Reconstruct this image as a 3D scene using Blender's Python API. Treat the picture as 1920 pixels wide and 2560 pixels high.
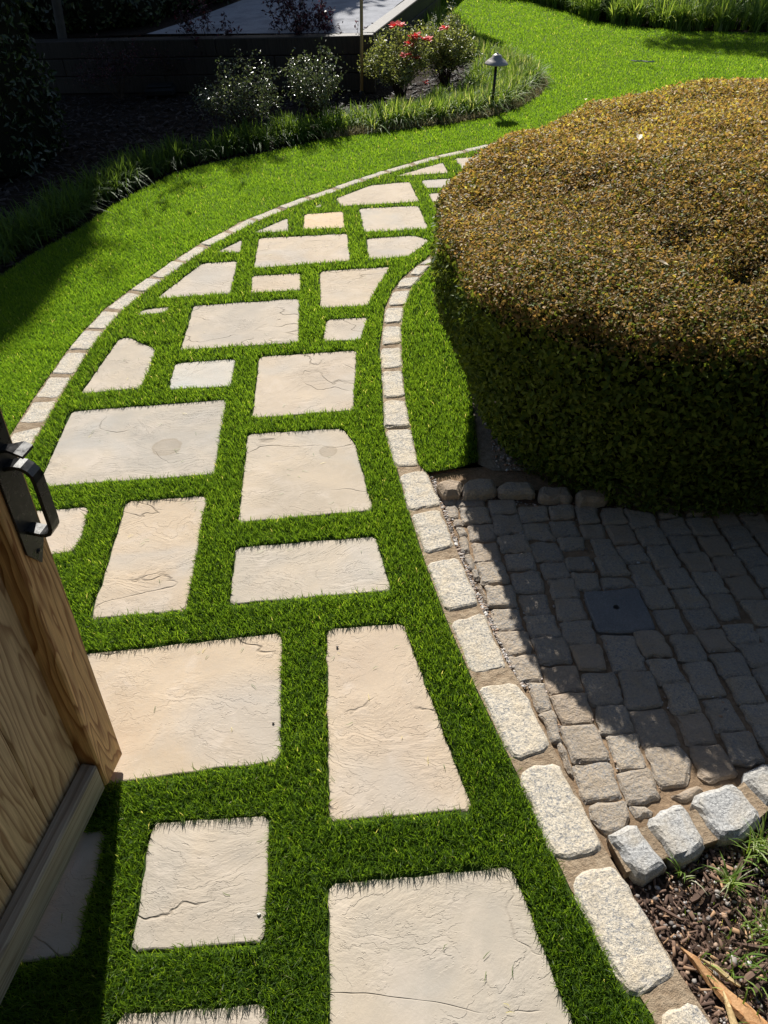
import bpy, math, random
import numpy as np
from mathutils import Vector, Matrix
rad = math.radians
SC = bpy.context.scene
for o in list(bpy.data.objects):
    bpy.data.objects.remove(o)
COL = SC.collection
random.seed(4)
R = np.random.default_rng(11)

# ------------------------------------------------------------------ camera, sky, sun, exposure
F, PITCH, ROLL, CH = 1930.0, rad(41.03), rad(-2.65), 1.6
_cp, _sp, _cr, _sr = math.cos(PITCH), math.sin(PITCH), math.cos(ROLL), math.sin(ROLL)
FW = np.array([0, _cp, -_sp])
_u = np.array([0, _sp, _cp]); _r = np.array([1.0, 0, 0])
RT = _cr * _r + _sr * _u
UP = -_sr * _r + _cr * _u
cam = bpy.data.cameras.new('camera')
cam.sensor_fit = 'VERTICAL'; cam.sensor_height = 36; cam.lens = 36 * F / 2560
cam.clip_start = 0.05; cam.clip_end = 400
co = bpy.data.objects.new('camera', cam); COL.objects.link(co)
co.matrix_world = Matrix(((RT[0], UP[0], -FW[0], 0), (RT[1], UP[1], -FW[1], 0), (RT[2], UP[2], -FW[2], CH), (0, 0, 0, 1)))
SC.camera = co
SUN_EL, SUN_AZ = rad(39), rad(-6)          # azimuth from +Y towards +X
SUNDIR = np.array([math.sin(SUN_AZ) * math.cos(SUN_EL), math.cos(SUN_AZ) * math.cos(SUN_EL), math.sin(SUN_EL)])
w = bpy.data.worlds.new('World'); SC.world = w; w.use_nodes = True
nt = w.node_tree; nt.nodes.clear()
sky = nt.nodes.new('ShaderNodeTexSky'); sky.sky_type = 'NISHITA'; sky.sun_disc = False
sky.sun_elevation = SUN_EL; sky.sun_rotation = SUN_AZ
bg = nt.nodes.new('ShaderNodeBackground'); bg.inputs[1].default_value = 0.05
wo = nt.nodes.new('ShaderNodeOutputWorld')
nt.links.new(sky.outputs[0], bg.inputs[0]); nt.links.new(bg.outputs[0], wo.inputs[0])
sl = bpy.data.lights.new('sun', 'SUN'); sl.energy = 4.8; sl.angle = rad(0.55); sl.color = (1, 0.955, 0.88)
so = bpy.data.objects.new('sun', sl); COL.objects.link(so)
so.rotation_mode = 'QUATERNION'; so.rotation_quaternion = Vector(SUNDIR).to_track_quat('Z', 'Y')
vs = SC.view_settings
vs.view_transform = 'Standard'; vs.look = 'None'; vs.exposure = 0.62; vs.gamma = 1; vs.use_curve_mapping = False

# ------------------------------------------------------------------ geometry from traced points
def at(x, y, z=0.0):
    """photo pixel -> point of the ray on the plane of height z"""
    v = RT * (x - 960) + UP * (1280 - y) + FW * F
    t = (z - CH) / v[2]
    return np.array([v[0] * t, v[1] * t, z])
_g = RT * (895 - 960) + UP * (1280 - 3560) + FW * F
PLUMB = -_g / np.linalg.norm(_g)
def plumb(o, xdir=(1, 0, 0)):
    z = PLUMB; x = np.array(xdir, float); x = x - z * (x @ z); x /= np.linalg.norm(x); y = np.cross(z, x); l = o.location
    o.matrix_world = Matrix(((x[0], y[0], z[0], l[0]), (x[1], y[1], z[1], l[1]), (x[2], y[2], z[2], l[2]), (0, 0, 0, 1)))
CR = dict(D=(0, 0, .864), K1=(1080, 1180, 3.95), K2=(1500, 1180, 3.95), K3=(1200, 1560, 3.95), K4=(1500, 1560, 3.95),
          K5=(1300, 1900, 2.676), L1=(0, 640, 3.456), L2=(440, 340, 3.456), L3=(860, 340, 4.1475), L4=(880, 640, 3.686),
          C1=(0, 0, 1.728), C2=(960, 0, 1.728), C3=(0, 640, 1.728), C4=(960, 640, 1.728), C5=(0, 1280, 1.728),
          C6=(960, 1280, 1.728), C7=(0, 1920, 1.728), C8=(960, 1920, 1.728), S=(0, 0, 1.0), G4=(680, 0, 3.19))
def P(crop, pts, z=0.0):
    ox, oy, s = CR[crop]
    return [at(ox + x / s, oy + y / s, z)[:2] for x, y in pts]

def pip(px, py, poly):
    poly = np.asarray(poly); n = len(poly); c = np.zeros(px.shape, bool)
    j = n - 1
    for i in range(n):
        xi, yi = poly[i]; xj, yj = poly[j]
        if yi != yj:
            c ^= ((yi > py) != (yj > py)) & (px < (xj - xi) * (py - yi) / (yj - yi) + xi)
        j = i
    return c
def area(p):
    p = np.asarray(p); x, y = p[:, 0], p[:, 1]
    return 0.5 * np.sum(x * np.roll(y, -1) - np.roll(x, -1) * y)

# ------------------------------------------------------------------ objects
def tag(o, label=None, cat=None, group=None, kind=None):
    if label: o['label'] = label
    if cat: o['category'] = cat
    if group: o['group'] = group
    if kind: o['kind'] = kind
    return o
def link(o, parent=None):
    COL.objects.link(o)
    if parent is not None: o.parent = parent
    return o
def empty(name, loc=(0, 0, 0), rz=0):
    o = bpy.data.objects.new(name, None); o.empty_display_size = .1
    o.location = loc; o.rotation_euler = (0, 0, rz); return link(o)
def mesh(name, verts, faces, mat, parent=None, smooth=False, attrs=None, loc=None):
    me = bpy.data.meshes.new(name)
    verts = np.asarray(verts, np.float32)
    if isinstance(faces, np.ndarray) and faces.ndim == 2:
        nf, k = faces.shape
        me.vertices.add(len(verts)); me.vertices.foreach_set('co', verts.ravel())
        me.loops.add(nf * k); me.loops.foreach_set('vertex_index', faces.astype(np.int32).ravel())
        me.polygons.add(nf); me.polygons.foreach_set('loop_start', np.arange(0, nf * k, k, dtype=np.int32))
        me.polygons.foreach_set('loop_total', np.full(nf, k, np.int32))
        me.update(calc_edges=True)
    else:
        me.from_pydata([tuple(map(float, v)) for v in verts], [], [tuple(int(i) for i in f) for f in faces])
    if smooth: me.polygons.foreach_set('use_smooth', np.ones(len(me.polygons), bool))
    for k, a in (attrs or {}).items():
        at_ = me.attributes.new(k, 'FLOAT', 'POINT'); at_.data.foreach_set('value', np.asarray(a, np.float32))
    me.update()
    me.materials.append(mat)
    o = bpy.data.objects.new(name, me)
    if loc is not None: o.location = loc
    return link(o, parent)

class MB:
    def __init__(s): s.v = []; s.f = []
    def add(s, v, f):
        n = len(s.v); s.v += [tuple(x) for x in v]; s.f += [tuple(i + n for i in q) for q in f]; return s
    def box(s, lo, hi, bev=0.0):
        lo = np.array(lo, float); hi = np.array(hi, float); b = min(bev, .45 * float(min(hi - lo)))
        if b <= 0:
            v = [(x, y, z) for x in (lo[0], hi[0]) for y in (lo[1], hi[1]) for z in (lo[2], hi[2])]
            return s.add(v, [(0, 1, 3, 2), (4, 6, 7, 5), (0, 4, 5, 1), (2, 3, 7, 6), (0, 2, 6, 4), (1, 5, 7, 3)])
        v = []; idx = {}
        for i in (0, 1):
            for j in (0, 1):
                for k in (0, 1):
                    c = [(lo, hi)[i][0], (lo, hi)[j][1], (lo, hi)[k][2]]; sg = [b * (1 - 2 * i), b * (1 - 2 * j), b * (1 - 2 * k)]
                    for a in range(3):
                        q = list(c)
                        for m in range(3):
                            if m != a: q[m] += sg[m]
                        idx[i, j, k, a] = len(v); v.append(q)
        f = []
        for i in (0, 1):
            f.append([idx[i, 0, 0, 0], idx[i, 0, 1, 0], idx[i, 1, 1, 0], idx[i, 1, 0, 0]][::(1 if i == 0 else -1)])
            f.append([idx[0, i, 0, 1], idx[1, i, 0, 1], idx[1, i, 1, 1], idx[0, i, 1, 1]][::(1 if i == 0 else -1)])
            f.append([idx[0, 0, i, 2], idx[0, 1, i, 2], idx[1, 1, i, 2], idx[1, 0, i, 2]][::(1 if i == 0 else -1)])
        for j in (0, 1):
            for k in (0, 1):
                f.append([idx[0, j, k, 1], idx[1, j, k, 1], idx[1, j, k, 2], idx[0, j, k, 2]])
                f.append([idx[j, 0, k, 0], idx[j, 1, k, 0], idx[j, 1, k, 2], idx[j, 0, k, 2]])
                f.append([idx[j, k, 0, 0], idx[j, k, 1, 0], idx[j, k, 1, 1], idx[j, k, 0, 1]])
        for i in (0, 1):
            for j in (0, 1):
                for k in (0, 1):
                    f.append([idx[i, j, k, 0], idx[i, j, k, 1], idx[i, j, k, 2]])
        return s.add(v, f)
    def tube(s, pts, rads, n=6, cap=True):
        pts = [np.array(p, float) for p in pts]; rings = []; base = len(s.v); v = []; f = []
        for i, p in enumerate(pts):
            d = pts[min(i + 1, len(pts) - 1)] - pts[max(i - 1, 0)]; d /= (np.linalg.norm(d) + 1e-9)
            a = np.cross(d, (0, 0, 1) if abs(d[2]) < .9 else (1, 0, 0)); a /= np.linalg.norm(a); b = np.cross(d, a)
            r = rads[i] if hasattr(rads, '__len__') else rads
            for k in range(n):
                t = 2 * math.pi * k / n; v.append(p + r * (a * math.cos(t) + b * math.sin(t)))
        for i in range(len(pts) - 1):
            for k in range(n):
                k2 = (k + 1) % n; f.append((i * n + k, i * n + k2, (i + 1) * n + k2, (i + 1) * n + k))
        if cap: f += [tuple(range(n))[::-1], tuple((len(pts) - 1) * n + k for k in range(n))]
        return s.add(v, f)
    def lathe(s, prof, c, n=24):
        v = []; f = []
        for r, z in prof:
            for k in range(n):
                t = 2 * math.pi * k / n; v.append((c[0] + r * math.cos(t), c[1] + r * math.sin(t), c[2] + z))
        for i in range(len(prof) - 1):
            for k in range(n):
                k2 = (k + 1) % n; f.append((i * n + k, i * n + k2, (i + 1) * n + k2, (i + 1) * n + k))
        return s.add(v, f)
    def build(s, name, mat, parent=None, smooth=False, loc=None):
        return mesh(name, s.v, s.f, mat, parent, smooth, loc=loc)

# ------------------------------------------------------------------ materials
class NT:
    def __init__(s, name):
        s.m = bpy.data.materials.new(name); s.m.use_nodes = True; s.t = s.m.node_tree; s.t.nodes.clear()
        s.out = s.n('ShaderNodeOutputMaterial')
    def n(s, typ, **kw):
        x = s.t.nodes.new(typ)
        for k, v in kw.items(): setattr(x, k, v)
        return x
    def set(s, sock, v):
        if isinstance(v, bpy.types.NodeSocket): s.t.links.new(v, sock)
        elif isinstance(v, (tuple, list)) and len(v) == 3 and sock.type == 'RGBA': sock.default_value = (*v, 1)
        else: sock.default_value = v
    def coord(s, kind='Object', scale=(1, 1, 1), off=None):
        c = s.n('ShaderNodeTexCoord').outputs[kind]
        m = s.n('ShaderNodeMapping'); s.set(m.inputs[0], c); m.inputs['Scale'].default_value = scale
        if off is not None: s.set(m.inputs['Location'], off)
        return m.outputs[0]
    def noise(s, vec, scale, detail=4, rough=.55, dist=0.0, out='Fac'):
        x = s.n('ShaderNodeTexNoise'); s.set(x.inputs['Vector'], vec); x.inputs['Scale'].default_value = scale
        x.inputs['Detail'].default_value = detail; x.inputs['Roughness'].default_value = rough; x.inputs['Distortion'].default_value = dist
        return x.outputs[out]
    def vor(s, vec, scale, feature='F1', out='Distance', rnd=1.0):
        x = s.n('ShaderNodeTexVoronoi'); x.feature = feature; s.set(x.inputs['Vector'], vec); x.inputs['Scale'].default_value = scale
        x.inputs['Randomness'].default_value = rnd
        return x.outputs[out]
    def ramp(s, fac, stops, interp='LINEAR'):
        x = s.n('ShaderNodeValToRGB'); s.set(x.inputs[0], fac); cr = x.color_ramp; cr.interpolation = interp
        while len(cr.elements) < len(stops): cr.elements.new(.5)
        for e, (p, c) in zip(cr.elements, stops):
            e.position = p; e.color = (*c, 1) if isinstance(c, (tuple, list)) else (c, c, c, 1)
        return x.outputs[0]
    def math(s, op, a, b=0.0, c=None, clamp=False):
        x = s.n('ShaderNodeMath', operation=op); x.use_clamp = clamp; s.set(x.inputs[0], a); s.set(x.inputs[1], b)
        if c is not None: s.set(x.inputs[2], c)
        return x.outputs[0]
    def mix(s, fac, a, b, mode='MIX'):
        x = s.n('ShaderNodeMix', data_type='RGBA', blend_type=mode)
        s.set(x.inputs[0], fac); s.set(x.inputs[6], a); s.set(x.inputs[7], b); return x.outputs[2]
    def attr(s, name):
        return s.n('ShaderNodeAttribute', attribute_name=name).outputs['Fac']
    def objrand(s): return s.n('ShaderNodeObjectInfo').outputs['Random']
    def bump(s, h, dist=.01, strength=1.0, normal=None):
        x = s.n('ShaderNodeBump'); s.set(x.inputs['Height'], h); x.inputs['Distance'].default_value = dist; x.inputs['Strength'].default_value = strength
        if normal is not None: s.set(x.inputs['Normal'], normal)
        return x.outputs[0]
    def bsdf(s, col, rough=.8, normal=None, spec=.3, metal=0.0, trans=None, transfac=.4, sheen=0):
        x = s.n('ShaderNodeBsdfPrincipled'); s.set(x.inputs['Base Color'], col); s.set(x.inputs['Roughness'], rough)
        x.inputs['Specular IOR Level'].default_value = spec; x.inputs['Metallic'].default_value = metal
        if normal is not None: s.set(x.inputs['Normal'], normal)
        sh = x.outputs[0]
        if trans is not None:
            t = s.n('ShaderNodeBsdfTranslucent'); s.set(t.inputs[0], trans)
            mx = s.n('ShaderNodeMixShader'); s.set(mx.inputs[0], transfac); s.set(mx.inputs[1], sh); s.set(mx.inputs[2], t.outputs[0]); sh = mx.outputs[0]
        s.t.links.new(sh, s.out.inputs[0]); return s.m

def m_paving(stain=None):
    t = NT('sandstone')
    rnd = t.objrand()
    c = t.n('ShaderNodeTexCoord').outputs['Object']
    v = t.n('ShaderNodeVectorMath', operation='ADD'); t.set(v.inputs[0], c)
    cx = t.n('ShaderNodeCombineXYZ'); t.set(cx.inputs[0], t.math('MULTIPLY', rnd, 37)); t.set(cx.inputs[1], t.math('MULTIPLY', rnd, 91)); t.set(cx.inputs[2], t.math('MULTIPLY', rnd, 11)); t.set(v.inputs[1], cx.outputs[0])
    v = v.outputs[0]
    big = t.noise(v, 3.5, 4, .6, .6)
    base = t.ramp(rnd, [(0, (.40, .315, .22)), (.25, (.46, .365, .262)), (.45, (.395, .36, .305)), (.6, (.47, .375, .28)), (.8, (.37, .34, .295)), (1, (.44, .35, .245))])
    col = t.mix(t.ramp(big, [(.35, 0.0), (.7, .55)]), base, (.60, .49, .36))
    col = t.mix(t.ramp(t.noise(v, 2.1, 3, .5, 1.2), [(.48, 0.0), (.7, .6)]), col, (.40, .39, .37))
    col = t.mix(t.ramp(t.noise(v, 60, 3, .7), [(.3, .0), (.8, .30)]), col, (.40, .35, .29))
    col = t.mix(t.ramp(t.noise(v, 9, 5, .6, 1.0), [(.5, 0.0), (.75, .45)]), col, (.57, .50, .43))
    # riven ledges: terraces of a warped noise, plus hairline cracks where it crosses one level
    wv = t.n('ShaderNodeMapping'); t.set(wv.inputs[0], v); wv.inputs['Scale'].default_value = (1, 1.7, 1); wv.inputs['Rotation'].default_value = (0, 0, .35)
    n1 = t.noise(wv.outputs[0], 3.2, 7, .62, .5)
    st = t.math('MULTIPLY', n1, 15)
    fr = t.math('FRACT', st); fl = t.math('FLOOR', st)
    edge = t.ramp(fr, [(0, 0.0), (.10, 1.0), (1, 1.0)])
    terr = t.math('ADD', fl, edge)
    gate = t.ramp(t.noise(v, 5.5, 2, .5), [(.38, 0.0), (.58, 1.0)])
    terr2 = t.math('MULTIPLY', t.math('SUBTRACT', terr, t.math('MULTIPLY', st, .9)), gate)
    n2 = t.noise(wv.outputs[0], 1.5, 5, .42, .35)
    cr = t.ramp(t.math('ABSOLUTE', t.math('SUBTRACT', n2, .5)), [(0, 1.0), (.0022, 0.0)])
    cr = t.math('MULTIPLY', cr, t.ramp(t.noise(v, 4.1, 2, .5), [(.46, 0.0), (.56, .9)]))
    fine = t.noise(v, 150, 4, .7); mid = t.noise(v, 22, 5, .65)
    h = t.math('ADD', t.math('MULTIPLY', terr2, .42), t.math('MULTIPLY', mid, .38))
    h = t.math('ADD', h, t.math('MULTIPLY', fine, .16)); h = t.math('SUBTRACT', h, t.math('MULTIPLY', cr, 1.1))
    col = t.mix(t.math('MULTIPLY', cr, .5), col, (.12, .09, .06))
    if stain:
        sx, sy, sr = stain
        dv = t.n('ShaderNodeVectorMath', operation='SUBTRACT'); t.set(dv.inputs[0], c); dv.inputs[1].default_value = (sx, sy, .005)
        ln = t.n('ShaderNodeVectorMath', operation='LENGTH'); t.set(ln.inputs[0], dv.outputs[0])
        q = t.math('ADD', t.math('DIVIDE', ln.outputs['Value'], sr), t.math('MULTIPLY', t.math('SUBTRACT', t.noise(v, 30, 3, .6), .5), .35))
        ring = t.ramp(q, [(0, .35), (.70, .45), (.86, .62), (.93, .1), (1, 0.0)])
        col = t.mix(ring, col, (.27, .22, .16))
    return t.bsdf(col, .82, t.bump(h, .0034, .85), .25)
def m_granite(name, tint, dirt, dark=0.0, bs=.006):
    t = NT(name)
    rnd = t.objrand()
    c = t.n('ShaderNodeTexCoord').outputs['Object']
    v = t.n('ShaderNodeVectorMath', operation='ADD'); t.set(v.inputs[0], c)
    cx = t.n('ShaderNodeCombineXYZ'); t.set(cx.inputs[0], t.math('MULTIPLY', rnd, 53)); t.set(cx.inputs[1], t.math('MULTIPLY', rnd, 17)); t.set(v.inputs[1], cx.outputs[0])
    v = v.outputs[0]
    sp = t.noise(v, 170, 3, .85)
    col = t.ramp(sp, [(.28, (.10, .10, .105)), (.40, (.30, .30, .30)), (.52, tint), (.66, tuple(min(1, x * 1.22) for x in tint)), (.8, (.75, .72, .66))])
    col = t.mix(t.ramp(t.noise(v, 14, 4, .6, .5), [(.45, 0.0), (.75, .6)]), col, dirt)
    col = t.mix(t.ramp(t.noise(v, 420, 2, .6), [(.60, 0.0), (.68, .6)]), col, (.10, .10, .11))
    if dark:
        col = t.mix(t.ramp(rnd, [(0, 0.0), (.35, dark * .5), (.7, dark), (1, dark * .2)]), col, (.21, .185, .16))
        col = t.mix(t.ramp(t.math('FRACT', t.math('MULTIPLY', rnd, 7.3)), [(.6, 0.0), (.9, .55)]), col, (.40, .30, .21))
    h = t.math('ADD', t.math('MULTIPLY', t.noise(v, 26, 7, .72, .5), 1.3), t.math('MULTIPLY', t.noise(v, 110, 4, .75), .6))
    h = t.math('ADD', h, t.math('MULTIPLY', t.noise(v, 9, 3, .6, .8), 1.6))
    return t.bsdf(col, .85, t.bump(h, bs, .9), .3)
def m_sand(name, a, b, sc=40, bd=.006):
    t = NT(name); v = t.coord()
    n = t.noise(v, sc, 6, .7)
    col = t.ramp(n, [(.3, a), (.7, b)])
    col = t.mix(t.ramp(t.noise(v, 6, 3, .5), [(.45, 0.0), (.7, .5)]), col, tuple(x * .6 for x in a))
    h = t.math('ADD', t.noise(v, 90, 5, .75), t.math('MULTIPLY', t.noise(v, 18, 3, .6), .8))
    return t.bsdf(col, .95, t.bump(h, bd, 1.0), .1)
def m_leaf(name, stops, rough=.4, spec=.5, tcol=None, tf=.35, attr='rnd'):
    t = NT(name); r = t.attr(attr)
    col = t.ramp(r, stops)
    tc = t.mix(1.0, col, tcol or (1.5, 1.6, .6), 'MULTIPLY')
    return t.bsdf(col, rough, None, spec, trans=tc, transfac=tf)
def m_plain(name, col, rough=.6, spec=.4, metal=0.0, nscale=60, amt=.25, bd=.001):
    t = NT(name); v = t.coord()
    n = t.noise(v, nscale, 4, .6)
    c = t.mix(t.ramp(n, [(.3, 0.0), (.75, amt)]), col, tuple(min(1, x * 1.6 + .02) for x in col))
    return t.bsdf(c, t.ramp(t.noise(v, nscale * .4, 3), [(.3, max(0.05, rough - .12)), (.7, min(1, rough + .12))]), t.bump(n, bd, .5), spec, metal)
def m_wood(name, light, dark, weath=.0, fq=1.0, alongx=False):
    t = NT(name)
    rnd = t.objrand()
    c = t.n('ShaderNodeTexCoord').outputs['Object']
    ad = t.n('ShaderNodeVectorMath', operation='ADD'); t.set(ad.inputs[0], c)
    cx = t.n('ShaderNodeCombineXYZ'); t.set(cx.inputs[0], t.math('MULTIPLY', rnd, 5.7)); t.set(cx.inputs[1], t.math('MULTIPLY', rnd, 9.1)); t.set(cx.inputs[2], t.math('MULTIPLY', rnd, 23)); t.set(ad.inputs[1], cx.outputs[0])
    m = t.n('ShaderNodeMapping'); t.set(m.inputs[0], ad.outputs[0]); m.inputs['Scale'].default_value = (.13, 1, 1) if alongx else (1, 1, .13)
    if alongx: m.inputs['Rotation'].default_value = (0, 0, 0)
    wob = t.noise(m.outputs[0], 7, 3, .5, .6)
    sx = t.n('ShaderNodeSeparateXYZ'); t.set(sx.inputs[0], m.outputs[0])
    lean_ = t.math('MULTIPLY', t.math('ADD', sx.outputs[2 if alongx else 0], t.math('MULTIPLY', sx.outputs[1], .6)), 30.0 * fq)
    rings = t.math('ADD', lean_, t.math('MULTIPLY', wob, 10.0 * fq))
    fr = t.math('FRACT', rings)
    band = t.ramp(fr, [(0, 0.0), (.45, .15), (.78, .9), (.86, 1.0), (.93, .25), (1, 0.0)])
    fib = t.n('ShaderNodeMapping'); t.set(fib.inputs[0], ad.outputs[0]); fib.inputs['Scale'].default_value = (.04, 1, 1) if alongx else (1, 1, .04)
    f = t.noise(fib.outputs[0], 240, 4, .6)
    col = t.mix(band, light, dark)
    col = t.mix(t.ramp(f, [(.35, .45), (.7, 0.0)]), col, tuple(x * .55 for x in dark))
    if weath: col = t.mix(t.ramp(t.noise(m.outputs[0], 5, 4, .6), [(.4, weath * .4), (.7, weath)]), col, (.24, .22, .185))
    k = t.vor(m.outputs[0], 2.0, 'F1'); kn = t.ramp(k, [(0, 1.0), (.035, 1.0), (.06, 0.0)])
    col = t.mix(t.math('MULTIPLY', kn, .85), col, (.06, .03, .015))
    h = t.math('ADD', t.math('MULTIPLY', band, .4), f)
    return t.bsdf(col, .62, t.bump(h, .0012, .8), .35)

M = {}
M['paving'] = m_paving()
M['kerb'] = m_granite('pale_granite', (.58, .52, .42), (.62, .50, .33))
M['rowgranite'] = m_granite('grey_granite', (.47, .47, .46), (.50, .42, .30))
M['cobble'] = m_granite('cobble_granite', (.44, .37, .285), (.46, .34, .21), dark=.32, bs=.010)
M['drain'] = m_granite('blue_grey_granite', (.215, .21, .205), (.17, .17, .18), bs=.009)
M['mortar'] = m_sand('tan_mortar', (.28, .20, .13), (.50, .40, .285), 45, .010)
M['sand'] = m_sand('jointing_sand', (.19, .13, .08), (.38, .27, .175), 50, .006)
M['soil'] = m_sand('dark_soil', (.022, .017, .013), (.06, .045, .035), 30, .015)
M['soil2'] = m_sand('brown_soil', (.06, .04, .028), (.15, .10, .07), 45, .01)
M['straw'] = m_sand('pale_grit', (.22, .19, .15), (.42, .37, .30), 60, .006)
M['backing'] = m_sand('turf_backing', (.025, .05, .010), (.06, .10, .02), 80, .004)
M['turf'] = m_leaf('turf_blade', [(0, (.045, .095, .018)), (.35, (.08, .15, .022)), (.7, (.135, .225, .030)), (.93, (.23, .33, .05)), (.985, (.50, .48, .28))], .42, .5, (2.3, 2.15, .8), .58)
M['lawn'] = m_leaf('lawn_blade_backlit', [(0, (.055, .125, .020)), (.35, (.095, .19, .026)), (.7, (.165, .285, .035)), (.93, (.25, .37, .06)), (.985, (.50, .48, .28))], .42, .5, (2.2, 2.0, .7), .58)  # brighter copy of the turf blades, backlight put into the colour
M['lawnbacking_backlit'] = m_sand('lawn_backing_backlit', (.05, .09, .012), (.11, .17, .025), 80, .004)  # brighter copy of the turf backing, for the same backlit look
M['liriope'] = m_leaf('liriope_blade', [(0, (.06, .11, .035)), (.4, (.13, .22, .05)), (.75, (.22, .36, .07)), (.9, (.38, .50, .15)), (1, (.62, .64, .46))], .5, .15, (1.25, 1.15, .5), .45)
M['hedgeleaf'] = m_leaf('hedge_leaf', [(0, (.05, .09, .016)), (.10, (.09, .14, .022)), (.30, (.19, .25, .04)), (.38, (.09, .10, .022)), (.46, (.19, .165, .045)), (.6, (.32, .225, .095)), (.74, (.47, .29, .13)), (.86, (.54, .45, .10)), (.95, (.70, .66, .14)), (1, (.75, .72, .35))], .5, .2, (1.35, 1.25, .7), .42)
M['darkleaf'] = m_leaf('evergreen_leaf', [(0, (.012, .025, .010)), (.6, (.03, .055, .02)), (1, (.07, .11, .035))], .35, .6, None, .2)
M['hollyleaf'] = m_leaf('glossy_leaf', [(0, (.05, .07, .045)), (.6, (.11, .14, .085)), (1, (.26, .28, .16))], .3, .7, (1.2, 1.3, .6), .25)
M['azalealeaf'] = m_leaf('azalea_leaf', [(0, (.08, .10, .05)), (.5, (.20, .22, .11)), (.85, (.36, .36, .19)), (1, (.52, .54, .20))], .38, .5, None, .35)
M['purpleleaf'] = m_leaf('purple_leaf', [(0, (.015, .006, .012)), (.7, (.045, .015, .03)), (1, (.16, .04, .05))], .4, .5, (1.5, 1, 1), .25)
M['petal'] = m_leaf('coral_petal', [(0, (.60, .03, .03)), (.6, (.78, .06, .06)), (1, (.9, .22, .18))], .5, .3, (1.1, 1, 1), .35)
M['whiteflower'] = m_leaf('white_bud', [(0, (.35, .36, .28)), (1, (.65, .65, .55))], .6, .3, (1, 1, 1), .3)
M['stem'] = m_plain('brown_stem', (.07, .05, .035), .8, .2)
M['greenstem'] = m_plain('green_stem', (.08, .13, .04), .6, .3)
M['bark'] = m_plain('grey_bark', (.09, .085, .08), .85, .2, 0, 12, .5, .01)
M['core'] = m_plain('shade_core', (.012, .013, .007), .95, .1)  # near-black solid core colour, so gaps in foliage read as shade
M['wood'] = m_wood('pine', (.88, .54, .23), (.36, .15, .045), 0, 1.7)
M['boardwood'] = m_wood('weathered_pine', (.76, .55, .31), (.34, .19, .085), .15, 1.5)
M['railwood'] = m_wood('grey_pine', (.56, .48, .37), (.26, .19, .12), .4, 1.5, True)
M['timber'] = m_wood('old_timber', (.055, .045, .038), (.03, .024, .02), .1)
M['blackmetal'] = m_plain('black_powder_coat', (.012, .012, .013), .32, .5, 0, 200, .2, .0002)
M['lampmetal'] = m_plain('bronze_metal', (.36, .335, .32), .42, .5, .25, 150, .2, .0003)
M['lens'] = m_plain('frosted_lens', (.5, .48, .42), .3, .5)
M['stakewood'] = m_plain('stake_wood', (.42, .30, .15), .6, .3, 0, 30, .3, .001)
M['rubber'] = m_plain('black_rubber', (.015, .015, .015), .7, .3)
M['concrete'] = m_sand('patio_concrete', (.30, .31, .34), (.42, .43, .46), 35, .004)
M['chip'] = m_leaf('bark_chip', [(0, (.05, .033, .026)), (.5, (.13, .085, .065)), (.85, (.24, .155, .11)), (1, (.45, .28, .16))], .85, .15, (.0, .0, .0), .0)
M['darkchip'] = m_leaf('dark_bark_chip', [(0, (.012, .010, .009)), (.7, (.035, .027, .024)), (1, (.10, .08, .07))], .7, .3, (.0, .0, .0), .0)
M['pebble'] = m_leaf('pebble', [(0, (.16, .14, .13)), (.35, (.33, .30, .27)), (.6, (.38, .24, .15)), (.8, (.45, .43, .42)), (1, (.62, .60, .57))], .7, .3, (.0, .0, .0), .0)
M['drygrass'] = m_leaf('dry_grass', [(0, (.20, .17, .08)), (.5, (.33, .28, .15)), (1, (.52, .46, .30))], .7, .2, (1, 1, .8), .3)
M['splinter'] = m_wood('split_wood', (.62, .36, .17), (.50, .25, .10))
M['splinter2'] = m_wood('split_sapwood', (.66, .50, .26), (.55, .38, .17))
M['deadleaf'] = m_plain('dead_leaf', (.70, .58, .42), .7, .3, 0, 40, .4, .001)

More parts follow.
